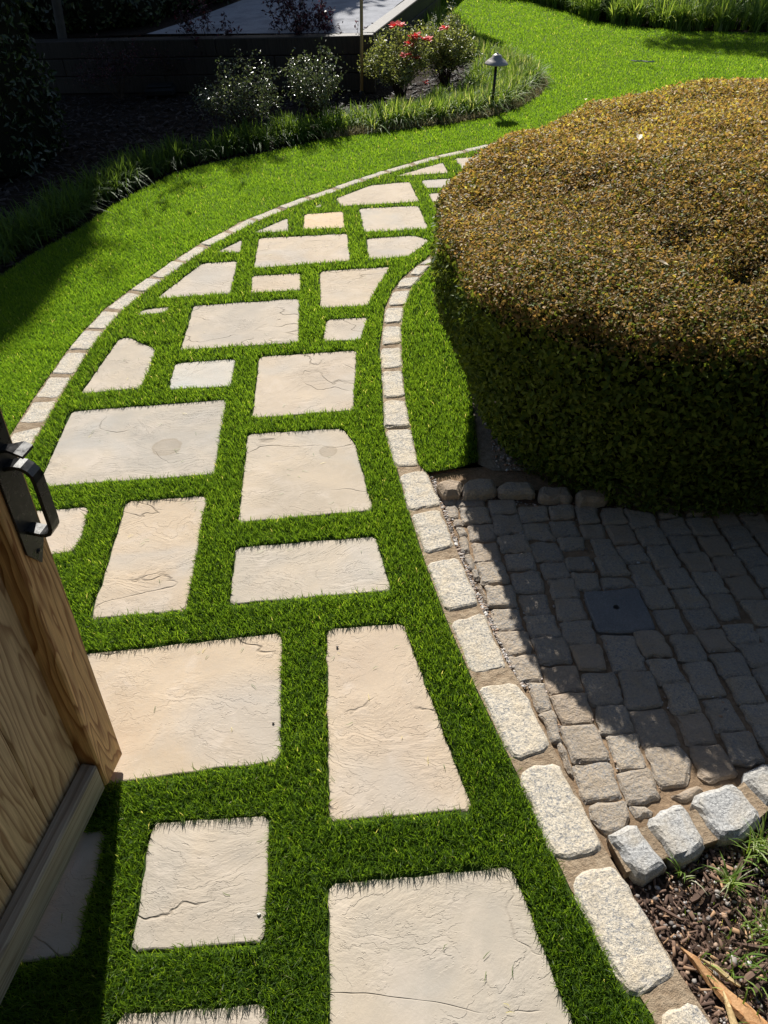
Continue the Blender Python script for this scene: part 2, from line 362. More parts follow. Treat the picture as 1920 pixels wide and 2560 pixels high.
# ------------------------------------------------------------------ traced outlines
PAV = [  # paving stones, corners clockwise from top left
 ('C3', [(310,675),(978,625),(925,948),(165,1003)]), ('C3', [(515,362),(558,355),(672,405),(655,470),(608,575),(348,600)]),
 ('C3', [(758,468),(1018,448),(998,568),(730,580)]), ('C3', [(1122,440),(1540,412),(1525,672),(1090,705)]),
 ('C3', [(838,218),(1292,188),(1290,378),(780,410)]), ('C3', [(615,238),(735,222),(715,248),(592,262)]),
 ('C3', [(875,35),(1025,25),(995,165),(675,188)]), ('C3', [(1090,90),(1297,78),(1298,152),(1085,163)]),
 ('D', [(692,588),(843,578),(818,618),(793,662),(693,668)]), ('D', [(706,693),(795,688),(778,737),(698,739)]),
 ('D', [(537,940),(738,928),(768,962),(805,1105),(515,1132)]), ('L2', [(718,890),(1480,850),(1502,1085),(675,1150)]),
 ('L3', [(160,760),(770,730),(875,970),(215,1005)]), ('L3', [(232,1075),(720,1040),(870,1080),(860,1115),(660,1260),(262,1290)]),
 ('L2', [(1112,682),(1445,658),(1452,800),(1102,815)]), ('L2', [(668,842),(965,715),(968,833)]),
 ('L3', [(-540,735),(-545,660),(-300,590),(0,610),(285,512),(650,482),(745,680),(0,725)]), ('L2', [(1190,622),(1255,590),(1262,620)]),
 ('L3', [(530,425),(1020,283),(1085,390)]), ('L3', [(1150,240),(1500,215),(1520,330),(1235,352)]),
 ('L3', [(805,468),(1240,440),(1260,540),(845,545)]), ('L3', [(875,605),(1280,580),(1300,760),(1050,830),(985,800)]),
 ('L2', [(350,1012),(570,905),(560,1015)]), ('D', [(275,1085),(447,1073),(402,1320),(195,1340)]),
 ('D', [(30,1110),(192,1098),(178,1160),(158,1195),(20,1212)]), ('D', [(510,1185),(810,1160),(845,1278),(497,1308)]),
 ('D', [(60,1428),(610,1370),(605,1645),(110,1712)]), ('D', [(707,1360),(870,1348),(1020,1750),(710,1777)]),
 ('D', [(330,1780),(582,1762),(575,2035),(285,2060)]), ('D', [(710,1910),(1106,1874),(1235,2212),(1282,2330),(714,2330)]),
 ('D', [(255,2195),(580,2170),(576,2420),(220,2440)]), ('D', [(-60,1815),(230,1795),(165,2062),(-120,2110)]),
]
# the long trapezoid west of L3's second row is traced again more simply
PAV[16] = ('D', [(726,430),(800,402),(884,394),(906,437),(738,447)])
pav_polys = [P(c, q) for c, q in PAV]

KERB = [ # right kerb, near to far; left edge first
 ('C8', [(1160,1075),(1330,990),(1500,1230),(1330,1330)]),
 ('C8', [(805,525),(830,455),(965,415),(1015,440),(1268,880),(1255,920),(1075,1000),(1010,930)]),
 ('K5', [(-20,95),(60,40),(250,15),(560,590),(540,630),(290,695),(210,640)]),
 ('C6', [(395,757),(560,730),(600,765),(715,1000),(712,1030),(565,1082),(530,1040)]),
 ('C6', [(275,480),(430,435),(530,655),(527,688),(375,717)]),
 ('C6', [(178,222),(322,195),(408,395),(400,415),(262,437)]),
 ('S', [(1026,1290),(1100,1275),(1140,1373),(1062,1390)]),
 ('S', [(997,1188),(1060,1177),(1072,1190),(1102,1262),(1098,1268),(1020,1284)]),
 ('L4', [(300,1610),(545,1597),(615,1930),(600,1952),(400,1962)]),
 ('L4', [(288,1350),(495,1345),(540,1590),(302,1602)]), ('L4', [(275,1075),(465,1060),(490,1312),(285,1325)]),
 ('L4', [(258,860),(460,850),(470,1037),(268,1052)]), ('L4', [(285,660),(455,655),(462,817),(275,838)]),
 ('L4', [(305,490),(485,480),(460,628),(290,637)]), ('L4', [(370,335),(545,320),(495,462),(328,472)]),
 ('L4', [(460,215),(642,205),(555,307),(405,308)]), ('L4', [(585,105),(728,100),(640,190),(515,188)]),
 ('L4', [(685,35),(750,25),(738,88),(600,93)]),
]
kerb_polys = [P(c, q) for c, q in KERB]
ROWTOP = [('K1', [(55,60),(150,20),(300,40),(285,150),(120,165)]), ('K1', [(315,70),(380,25),(600,20),(625,130),(330,170)]),
          ('K1', [(675,85),(760,45),(970,55),(1010,130),(1005,150),(690,150)]), ('K1', [(1075,100),(1360,90),(1390,190),(1350,215),(1090,200)]),
          ('K1', [(1440,150),(1700,100),(1760,180),(1700,230),(1470,240)]), ('K2', [(170,60),(500,30),(560,150),(210,190)]),
          ('K2', [(600,40),(900,10),(960,130),(640,160)]), ('K2', [(1000,30),(1320,0),(1400,120),(1050,150)]), ('K2', [(1450,60),(1800,20),(1880,160),(1500,190)])]
row_polys = [P(c, q, .045) for c, q in ROWTOP]
ROW2 = [('K5', [(585,505),(620,480),(765,412),(790,440),(985,690),(965,720),(810,815)]), ('K5', [(832,400),(1070,275),(1110,300),(1255,560),(1230,600),(1060,700)]),
        ('K5', [(1135,240),(1420,140),(1460,160),(1640,370),(1600,420),(1470,530),(1380,510),(1320,520)]), ('K5', [(1475,92),(1659,-5),(1760,60),(1860,230),(1680,330)]),
        ('K5', [(1790,-70),(2010,-190),(2120,60),(1900,180)])]
row2_polys = [P(c, q, .02) for c, q in ROW2]
COB = dict(
 K4=[[(330,70),(585,60),(715,285),(450,305)],[(20,95),(340,110),(465,435),(150,465)],[(700,105),(935,100),(1055,350),(800,360)],
  [(950,50),(1200,30),(1325,240),(1075,255)],[(470,340),(740,325),(845,565),(580,585)],[(820,380),(1090,360),(1250,690),(965,705)],
  [(1095,300),(1380,270),(1500,490),(1225,520)],[(1370,200),(1640,180),(1740,385),(1510,415)],[(190,470),(500,460),(620,790),(280,825)],
  [(620,605),(885,575),(1000,840),(735,870)],[(1255,535),(1500,510),(1635,755),(1385,780)],[(1512,440),(1700,405),(1830,600),(1660,680)],
  [(285,850),(640,820),(790,1180),(440,1200)],[(745,890),(1030,860),(1160,1150),(880,1180)],[(1030,740),(1270,715),(1445,1030),(1150,1040)],
  [(1405,790),(1700,765),(1790,1100),(1580,1140)],[(70,1100),(370,1075),(460,1400),(190,1425)],
  [(465,1215),(790,1200),(900,1360),(870,1570),(600,1595)],[(890,1215),(1200,1180),(1350,1480),(1110,1540),(1010,1490)],
  [(1200,1080),(1480,1060),(1630,1340),(1340,1380)],[(1590,1150),(1750,1130),(1800,1240),(1670,1280)],[(1210,0),(1500,-20),(1580,160),(1340,190)],[(1550,30),(1720,0),(1740,130),(1640,175)]],
 K5=[[(660,80),(870,50),(935,240),(730,290)],[(365,25),(600,5),(670,240),(430,270)],[(470,300),(700,265),(720,360),(690,440),(590,480),(490,400)],
  [(735,305),(850,295),(880,350),(790,380)],[(1015,232),(1200,172),(1215,205),(1110,262)]],
 K3=[[(145,60),(465,60),(515,270),(265,295)],[(275,305),(560,290),(600,530),(380,575)],[(520,130),(840,120),(905,360),(610,385)],
  [(905,210),(1190,195),(1255,430),(1000,445)],[(610,420),(960,390),(1010,640),(690,670)],[(1010,480),(1340,470),(1415,760),(1110,785)],
  [(475,585),(620,560),(710,830),(580,850)],[(700,690),(1030,670),(1110,960),(830,980)],[(595,880),(720,850),(815,1150),(720,1160)],
  [(800,1010),(1140,985),(1270,1330),(920,1355)],[(760,1180),(830,1170),(930,1480),(870,1470)],[(1150,805),(1430,800),(1515,1065),(1190,1085)]],
 K1=[[(915,1410),(1190,1400),(1290,1605),(1000,1620)],[(1260,1475),(1570,1455),(1625,1690),(1350,1690)],[(592,1345),(855,1330),(905,1540),(620,1545)],
  [(540,1115),(790,1110),(835,1310),(570,1325)],[(860,1200),(1120,1190),(1180,1380),(930,1395)],[(1155,1060),(1400,1050),(1460,1225),(1200,1235)],
  [(1220,1255),(1450,1240),(1545,1445),(1255,1450)],[(785,990),(1060,970),(1110,1160),(830,1170)],[(450,890),(690,885),(750,1080),(500,1095)],
  [(400,690),(640,690),(680,870),(430,880)],[(730,800),(990,780),(1025,940),(760,955)],[(1080,885),(1300,870),(1370,1030),(1120,1035)],
  [(650,625),(920,600),(975,765),(700,780)],[(370,510),(600,495),(640,640),(385,665)],[(970,690),(1230,680),(1300,855),(1030,865)],
  [(600,420),(860,410),(905,580),(630,600)],[(280,350),(540,345),(590,485),(310,495)],[(885,500),(1130,490),(1220,650),(935,640)],
  [(240,240),(480,215),(530,320),(260,330)],[(100,195),(215,205),(235,300),(130,310)],[(130,325),(245,310),(260,440),(160,440)],
  [(215,465),(300,455),(310,510),(235,520)],[(240,540),(310,530),(340,600),(280,620)],[(270,640),(340,625),(375,770),(290,780)],
  [(320,810),(385,790),(425,940),(370,950)],[(395,960),(440,950),(480,1050),(430,1050)],[(450,1080),(495,1105),(560,1290),(510,1240)],
  [(560,270),(810,260),(840,390),(590,400)],[(860,330),(1120,320),(1150,460),(890,475)],[(1165,475),(1400,455),(1460,605),(1215,615)],
  [(1250,640),(1480,630),(1510,740),(1290,750)],[(1330,835),(1560,825),(1600,950),(1345,960)],[(1160,330),(1380,320),(1405,440),(1185,450)],
  [(1410,330),(1610,320),(1640,480),(1460,490)],[(1475,510),(1680,500),(1720,625),(1510,640)],[(1380,985),(1635,1000),(1660,1145),(1500,1155),(1435,1120)]],
 K2=[[(20,355),(220,345),(270,490),(45,495)],[(240,350),(510,400),(560,510),(330,545)],[(60,520),(300,515),(370,675),(150,690)],
  [(355,560),(580,530),(680,695),(440,720)],[(590,470),(820,440),(900,590),(650,605)],[(860,450),(1090,440),(1190,595),(960,610)],
  [(1080,360),(1300,340),(1390,500),(1190,520)],[(1390,430),(1600,400),(1700,575),(1510,600)],[(1300,280),(1520,270),(1590,390),(1385,410)],
  [(-90,650),(100,640),(170,795),(-10,810)],[(170,720),(400,700),(500,865),(260,880)],[(470,740),(690,720),(800,925),(580,945)],
  [(670,620),(910,605),(1000,765),(770,780)],[(970,640),(1200,620),(1310,800),(1090,810)],[(1210,540),(1420,520),(1560,705),(1320,740)],
  [(1530,610),(1700,590),(1790,750),(1660,785)],[(-40,830),(190,820),(290,1000),(20,1010)],[(290,900),(500,890),(630,1100),(380,1115)],
  [(600,955),(840,930),(945,1115),(690,1130)],[(790,800),(1030,780),(1140,955),(910,970)],[(1110,830),(1360,820),(1460,1000),(1200,1020)],
  [(1340,750),(1580,720),(1700,900),(1470,920)],[(10,1030),(270,1020),(350,1100),(40,1135)],[(390,1130),(640,1110),(740,1315),(510,1335)],
  [(710,1145),(970,1130),(1080,1310),(820,1325)],[(910,990),(1155,970),(1265,1170),(1040,1185)],[(1230,1030),(1480,1010),(1620,1220),(1380,1250)],
  [(1480,930),(1700,920),(1760,1100),(1600,1115)],[(530,1355),(760,1335),(870,1560),(630,1575)],[(830,1350),(1090,1330),(1180,1510),(940,1535)],
  [(1050,1200),(1280,1190),(1400,1410),(1200,1435)],[(1400,1275),(1700,1255),(1800,1470),(1560,1490)],[(1640,1140),(1760,1120),(1800,1215),(1680,1230)],
  [(560,310),(760,300),(800,420),(600,440)],[(830,310),(1020,300),(1070,410),(870,425)]])
cob_polys = [P(c, q) for c in COB for q in COB[c]]
drain_poly = P('C6', [(860,345),(1095,325),(1178,505),(1040,522),(920,515)])

lo1 = P('L1', [(150,1468),(285,1250),(430,1040),(580,830),(735,645),(900,470),(1110,310),(1290,190),(1500,45)]) + \
      P('L2', [(250,910),(400,840),(550,750),(720,685),(900,610),(1150,520),(1420,430)]) + P('L3', [(180,440),(400,370),(640,300),(850,235),(1060,190),(1240,150),(1500,90)])
lkerb_outer = [np.array((-1.44, -.3)), np.array((-1.44, .6)), np.array((-1.44, 1.4)), lo1[0] + np.array((-.02, -.45)), lo1[0] + np.array((-.01, -.22))] + list(lo1)
d = lkerb_outer[-1] - lkerb_outer[-4]; d /= np.linalg.norm(d)
for k in range(6):
    a = -.03 * k; d = np.array([d[0] * math.cos(a) - d[1] * math.sin(a), d[0] * math.sin(a) + d[1] * math.cos(a)]); lkerb_outer.append(lkerb_outer[-1] + d * .25)
def offset(poly, w):
    out = []
    for i, p in enumerate(poly):
        t = poly[min(i + 1, len(poly) - 1)] - poly[max(i - 1, 0)]; t = t / np.linalg.norm(t); out.append(p + w * np.array([t[1], -t[0]]))
    return out
def offset_taper(poly):
    a = offset(poly, 1.0); return [p + (q - p) * float(np.interp(p[1], (2.5, 5.0), (.105, .062))) for p, q in zip(poly, a)]
lkerb_inner = offset_taper(lkerb_outer)
rk_left = [kerb_polys[0][0] + np.array((.02, -.7))] + [k[0] for k in kerb_polys]
rk_left[2] = P('C8', [(880, 735)])[0] if False else kerb_polys[1][0]
rk_right = [kerb_polys[0][2] + np.array((.05, -.6)), kerb_polys[0][2]] + [kerb_polys[1][4]] + [kerb_polys[2][3]] + [k[2] for k in kerb_polys[3:]]
e0, e1 = kerb_polys[-1][0], kerb_polys[-1][1]
far_l = [e0 + np.array(q) for q in ((.12, .25), (.33, .5), (.65, .78), (1.1, 1.0), (1.8, 1.2), (2.6, 1.3))]
far_r = offset(far_l, .105)

# ------------------------------------------------------------------ large structure: ground, sheets
def flat(name, poly, z, mat, parent=None, label=None, kind='structure', skirt=0):
    poly = [tuple(p[:2]) for p in poly]
    if area(poly) < 0: poly = poly[::-1]
    import mathutils
    tri = mathutils.geometry.tessellate_polygon([[Vector((x, y, 0)) for x, y in poly]])
    v = [(x, y, z) for x, y in poly]
    f = []
    for t in tri:
        a, b, c = (np.array(poly[i]) for i in t)
        f.append(t if (b - a)[0] * (c - a)[1] - (b - a)[1] * (c - a)[0] > 0 else t[::-1])
    if skirt:
        n = len(v); v = v + [(x, y, z - skirt) for x, y in poly]; f = [tuple(q) for q in f] + [(i, n + i, n + (i + 1) % n, (i + 1) % n) for i in range(n)]
    o = mesh(name, v, f, mat, parent)
    if kind: o['kind'] = kind
    if label: o['label'] = label
    return o
ground = flat('ground', [(-60, -30), (60, -30), (60, 120), (-60, 120)], -.035, M['soil'], label='dark soil ground under the garden')
path_outline = [lkerb_inner[0]] + lkerb_inner[1:] + far_l[::-1] + rk_left[::-1]
path = flat('path', path_outline, 0, M['backing'], label='curving garden path of sandstone slabs set in green turf')
# lawn west and north of the left kerb, and the wedge between right kerb and hedge
bed_edge = [np.array(q) for q in ((-2.2, 1.5), (-2.15, 2.6))] + P('D', [(-60,660),(0,600),(60,560),(150,510),(240,450),(300,415),(380,375),(470,352),(560,335),(700,303),(820,288),(960,272),(1060,255),(1120,235),(1170,205),(1185,180),(1155,150),(1100,128),(1040,112),(1000,90),(960,60),(915,35),(905,2)])
north = P('D', [(1130,0),(1200,20),(1290,48),(1400,62),(1500,70),(1659,72),(1900,70)])
be_end = bed_edge[-1]
lawn_outline = list(lkerb_outer) + [np.array((3.5, 5.2)), np.array((9, 5.2)), np.array((9, north[-1][1]))] + north[::-1] + \
    [north[0] + np.array((-.6, 1.5)), be_end + np.array((.3, 2.5)), be_end] + bed_edge[::-1] + [np.array((-2.2, -.3))]
lawn = flat('lawn', lawn_outline, .002, M['lawnbacking_backlit'], label='green lawn sweeping from the kerb to the back border')
wedge_outline = [kerb_polys[-1][1] + np.array((.25, .1))] + [k[1] for k in kerb_polys[8:]][::-1] + P('L4', [(615,1930),(690,2005),(1000,1952),(1160,1900),(1150,1750),(1110,1400),(1100,1060)]) + [np.array((.62, 2.9)), np.array((.6, 3.7))]
wedge = flat('lawn_strip', wedge_outline, .002, M['backing'], label='narrow strip of turf between right kerb and clipped hedge')
grit = flat('grit_strip', P('L4', [(1100,1060),(1110,1400),(1150,1750),(1160,1900),(1300,1960)]) + [np.array((1.3, 1.95)), np.array((1.3, 2.9)), np.array((.60, 2.9))], -.008, M['straw'], label='pale gritty soil strip beside the clipped hedge')
cob_outline = [kerb_polys[8][3] + np.array((.02, 0))] + [np.array((3.2, 2.1)), np.array((3.2, .9))] + P('K5', [(1700,150),(1300,380),(700,620),(560,640)]) + [k for k in [kerb_polys[2][3], kerb_polys[3][3], kerb_polys[4][3], kerb_polys[5][2], kerb_polys[6][2], kerb_polys[7][3]]]
pavement = flat('pavement', cob_outline, -.012, M['sand'], label='cobbled area of square granite setts with sandy joints')
bedr = flat('mulch_bed', [kerb_polys[2][3], np.array((.85, .60)), np.array((1.2, .75)), np.array((3, .9)), np.array((3, -.5)), np.array((.5, -.5)), kerb_polys[0][2], kerb_polys[1][4]], -.02, M['soil2'], label='soil bed beyond the kerb at lower right')
mort = flat('kerb', rk_left + far_l + far_r[::-1] + rk_right[::-1], .0035, M['mortar'], label='mortared granite kerb along the right of the path', skirt=.04)
mortl = flat('kerb', list(lkerb_outer) + lkerb_inner[::-1], .0035, M['mortar'], label='mortared granite kerb along the left of the path')
# mortar beds of the two short granite rows
def ribbon(pts, w): a = offset(pts, w / 2); b = offset(pts, -w / 2); return a + b[::-1]
r2c = [np.mean(q, 0) for q in row2_polys]
mort2 = flat('kerb', ribbon([r2c[0] + (r2c[0] - r2c[1]) * .42] + r2c + [r2c[-1] + (r2c[-1] - r2c[-2])], .072), .010, M['mortar'], label='short row of rounded granite blocks at lower right', skirt=.05)
r1c = [np.mean(q, 0) for q in row_polys]
mort1 = flat('kerb', ribbon([r1c[0] + (r1c[0] - r1c[1]) * .3] + r1c + [r1c[-1] + (r1c[-1] - r1c[-2])], .07), -.004, M['soil2'], label='row of rough granite blocks under the clipped hedge')

# ------------------------------------------------------------------ stones
def densify(poly, step, jit, rnd_corner):
    out = []; n = len(poly)
    for i in range(n):
        a, b = np.array(poly[i]), np.array(poly[(i + 1) % n]); L = np.linalg.norm(b - a)
        e = min(rnd_corner, L * .3); t = (b - a) / L; nn = np.array([t[1], -t[0]])
        k = max(1, int(round((L - 2 * e) / step)))
        for j in range(k + 1):
            s = e + (L - 2 * e) * j / k
            out.append(a + t * s + nn * R.normal(0, jit))
    return np.array(out)
def inset(poly, d_):
    c = poly.mean(0); n = len(poly); out = np.zeros_like(poly)
    sg = 1 if area(poly) > 0 else -1
    for i in range(n):
        t = poly[(i + 1) % n] - poly[i - 1]; t /= (np.linalg.norm(t) + 1e-9); out[i] = poly[i] + d_ * sg * np.array([-t[1], t[0]])
    return out
def rinset(p, d_):
    c = p.mean(0); r = np.linalg.norm(p - c, axis=1, keepdims=True); a = c + (p - c) * (1 - 1.15 * d_ / r); b = inset(p, d_); n = len(p); b = (np.roll(b, 1, 0) + b * 2 + np.roll(b, -1, 0)) / 4; return .55 * a + .45 * b
def stone(name, poly, ztop, depth, bev, drop, mat, parent, step=.03, jit=.001, corner=.01, dome=.0, zj=.0, mid=True, label=None):
    p = densify(poly, step, jit, corner)
    if area(p) < 0: p = p[::-1]
    n = len(p); c = p.mean(0)
    rings = [(p, np.full(n, ztop - depth)), (p, ztop - drop + R.normal(0, zj, n))]
    q = rinset(p, bev * .45); rings.append((q, ztop - drop * .35 + R.normal(0, zj, n)))
    q = rinset(p, bev); rings.append((q, np.full(n, ztop)))
    if mid == 2:
        q2 = c + (q - c) * .6; rings.append((q2, ztop + dome + R.normal(0, zj * 1.3, n)))
    tilt = R.normal(0, .010, 2) if mid else np.zeros(2)
    v = []
    for xy, z in rings:
        for k in range(n):
            dd = xy[k] - c
            v.append((dd[0], dd[1], z[k] + tilt @ dd))
    f = []
    for r in range(len(rings) - 1):
        for k in range(n):
            k2 = (k + 1) % n; f.append((r * n + k, r * n + k2, (r + 1) * n + k2, (r + 1) * n + k))
    b = (len(rings) - 1) * n
    if mid == 2:
        v.append((0, 0, ztop + dome)); ci = len(v) - 1
        f += [(b + k, b + (k + 1) % n, ci) for k in range(n)]
    else:
        f.append(tuple(range(b, b + n)))
    o = mesh(name, v, f, mat, parent, smooth=False, loc=(c[0], c[1], 0))
    if label: o['label'] = label
    return o
for i, q in enumerate(pav_polys):
    o = stone('paving_stone', q, .005 + R.normal(0, .0008), .045, .004, .003, M['paving'], path, .028, .0017, .012, mid=False)
tan = [14]
def stain_on(o, crop, p, r_):
    g = P(crop, [p])[0]; o.data.materials[0] = m_paving((g[0] - o.location[0], g[1] - o.location[1], r_)); o.data.materials[0].name = 'stained_sandstone'
_pv = sorted(path.children, key=lambda o: o.name)
stain_on(_pv[0], 'C3', (722, 830), .058); _pv[0]['label'] = 'large paving stone with a round brown stain'
stain_on(_pv[10], 'C3', (1418, 850), .035)
M['pavingtan'] = M['paving'].copy(); M['pavingtan'].name = 'tan_sandstone'
for nd in M['pavingtan'].node_tree.nodes:
    if nd.type == 'VALTORGB' and len(nd.color_ramp.elements) == 6:
        for e in nd.color_ramp.elements: e.color = (.62, .44, .25, 1)
pv = [o for o in path.children]
pv.sort(key=lambda o: o.name)
pv[14].data.materials[0] = M['pavingtan']; pv[14]['label'] = 'small tan paving stone, warmer than its neighbours'
M['pavinggrey'] = M['paving'].copy(); M['pavinggrey'].name = 'grey_sandstone'
for nd in M['pavinggrey'].node_tree.nodes:
    if nd.type == 'VALTORGB' and len(nd.color_ramp.elements) == 6:
        for e in nd.color_ramp.elements: e.color = (.46, .46, .43, 1)
pv[2].data.materials[0] = M['pavinggrey']; pv[2]['label'] = 'small grey-green paving stone'
for q in kerb_polys:
    stone('kerb_stone', q, .010 + R.normal(0, .0015), .06, .010, .009, M['kerb'], mort, .022, .0016, .012, .002, .0012)
for i in range(1, len(far_l) - 1):
    stone('kerb_stone', [far_l[i], far_l[i + 1], far_r[i + 1], far_r[i]], .01, .06, .01, .009, M['kerb'], mort, .04, .002, .012, .002, .001)
# left kerb: joints at the traced points, then about every 0.2 m
def resample(poly, step):
    out = [np.array(poly[0])]; acc = 0
    for a, b in zip(poly[:-1], poly[1:]):
        a = np.array(a); b = np.array(b); L = np.linalg.norm(b - a); s = step - acc
        while s <= L: out.append(a + (b - a) * s / L); s += step
        acc = (acc + L) % step
    return out
near = lkerb_outer[:14]
far = resample(lkerb_outer[13:], .215)
jo = near + far[1:]
ji = offset_taper(jo)
for i in range(len(jo) - 1):
    L = np.linalg.norm(jo[i + 1] - jo[i])
    if L < .08: continue
    g = .008 / L
    a0, a1 = jo[i] + (jo[i + 1] - jo[i]) * g, jo[i + 1] - (jo[i + 1] - jo[i]) * g
    b0, b1 = ji[i] + (ji[i + 1] - ji[i]) * g, ji[i + 1] - (ji[i + 1] - ji[i]) * g
    stone('kerb_stone', [a0, a1, b1, b0], .006 + R.normal(0, .0015), .06, .009, .008, M['kerb'], mortl, .03, .0018, .01, .002, .001)
for q in row2_polys: stone('kerb_stone', q, .024, .07, .013, .014, M['rowgranite'], mort2, .018, .0014, .014, .003, .0015)
for q in row_polys: stone('kerb_stone', np.mean(q, 0) + (np.array(q) - np.mean(q, 0)) * 1.12, .034 + R.normal(0, .003), .09, .014, .016, M['cobble'], mort1, .02, .002, .008, .003, .002)
allcob = list(cob_polys)
# the same courses go on to the right of the picture
ce = [np.mean(q, 0) for q in allcob]
for q in [x for x in allcob if np.mean(x, 0)[0] > .72]:
    sh = np.array((.46, -.03)); c = np.mean(q, 0) + sh
    if all(np.linalg.norm(c - e) > .085 for e in ce):
        allcob.append([p + sh for p in q]); ce.append(c)
def grow(q, d_):
    q = np.array(q); c = q.mean(0); return c + (q - c) * (1 + d_ / np.linalg.norm(q - c, axis=1, keepdims=True))
for q in allcob:
    stone('cobblestone', grow(q, .0055), -.001 + R.normal(0, .0022), .05, .009, .007, M['cobble'], pavement, .018, .0022, .006, .0012, .0010)
# big square setting stone with a drilled hole
def drain():
    p = densify(drain_poly, .03, .0008, .006)
    if area(p) < 0: p = p[::-1]
    hc = np.array(P('C6', [(1003, 413)])[0]); hr = .0085
    n = len(p); q = inset(p, .005)
    order = np.arctan2((q - hc)[:, 1], (q - hc)[:, 0])
    hole = hc + hr * np.stack([np.cos(order), np.sin(order)], 1)
    rings = [(p, -.05), (p, -.004), (q, 0.0), (hole, 0.0), (hole, -.04)]
    c = p.mean(0); v = []; f = []
    for xy, z in rings: v += [(x - c[0], y - c[1], z) for x, y in xy]
    for r in range(len(rings) - 1):
        for k in range(n):
            k2 = (k + 1) % n; f.append((r * n + k, r * n + k2, (r + 1) * n + k2, (r + 1) * n + k))
    f.append(tuple(range(4 * n, 5 * n)))
    o = mesh('drilled_stone', v, f, M['drain'], pavement, loc=(c[0], c[1], .002)); o['label'] = 'large blue-grey square stone with a small drilled hole'
drain()

# ------------------------------------------------------------------ foliage helpers
def unit(a): return a / (np.linalg.norm(a, axis=-1, keepdims=True) + 1e-9)
def leaf_arrays(pos, nrm, size, aspect=.5, fold=.25, tone=None):
    n = len(pos); size = np.broadcast_to(size, (n,))[:, None]
    d_ = unit(np.cross(nrm, R.normal(size=(n, 3)))); s_ = np.cross(nrm, d_)
    b = pos; tip = pos + d_ * size; m = pos + d_ * size * .5
    l = m + s_ * size * aspect * .5 + nrm * size * fold * .4; r = m - s_ * size * aspect * .5 + nrm * size * fold * .4
    v = np.stack([b, r, tip, l], 1).reshape(-1, 3)
    i = (np.arange(n) * 4)[:, None]
    f = np.concatenate([i + np.array([[0, 1, 2]]), i + np.array([[0, 2, 3]])], 0)
    tone = R.random(n) if tone is None else tone
    return v, f, np.repeat(tone, 4)
def blades(pos, h, w, lean, leandir, curl, tone, segs=2, facing=None):
    """tapering blades: pos (n,3), h,w,lean (n,)"""
    n = len(pos); ang = R.random(n) * 2 * np.pi if facing is None else facing
    s_ = np.stack([np.cos(ang), np.sin(ang), np.zeros(n)], 1)
    ld = np.stack([np.cos(leandir), np.sin(leandir), np.zeros(n)], 1)
    vs = []; 
    for k in range(segs + 1):
        t = k / segs
        out = (lean * t * (1 - curl) + lean * t * t * curl)
        up_ = np.sqrt(np.maximum(h ** 2 * t ** 2 - out ** 2 * .9, (.15 * h * t) ** 2))
        c = pos + ld * out[:, None] + np.array([0, 0, 1]) * up_[:, None]
        if k < segs:
            ww = (w * (1 - .35 * t))[:, None] * .5
            vs += [c - s_ * ww, c + s_ * ww]
        else: vs.append(c)
    m = len(vs); v = np.stack(vs, 1).reshape(-1, 3); i = (np.arange(n) * m)[:, None]; f = []
    for k in range(segs - 1):
        a = 2 * k; f += [i + np.array([[a, a + 1, a + 3]]), i + np.array([[a, a + 3, a + 2]])]
    a = 2 * (segs - 1); f.append(i + np.array([[a, a + 1, a + 2]]))
    return v, np.concatenate(f, 0), np.repeat(tone, m)
def join(parts):
    V, Fc, A = [], [], []; n = 0
    for v, f, a in parts:
        V.append(v); Fc.append(f + n); A.append(a); n += len(v)
    return np.concatenate(V), np.concatenate(Fc), np.concatenate(A)

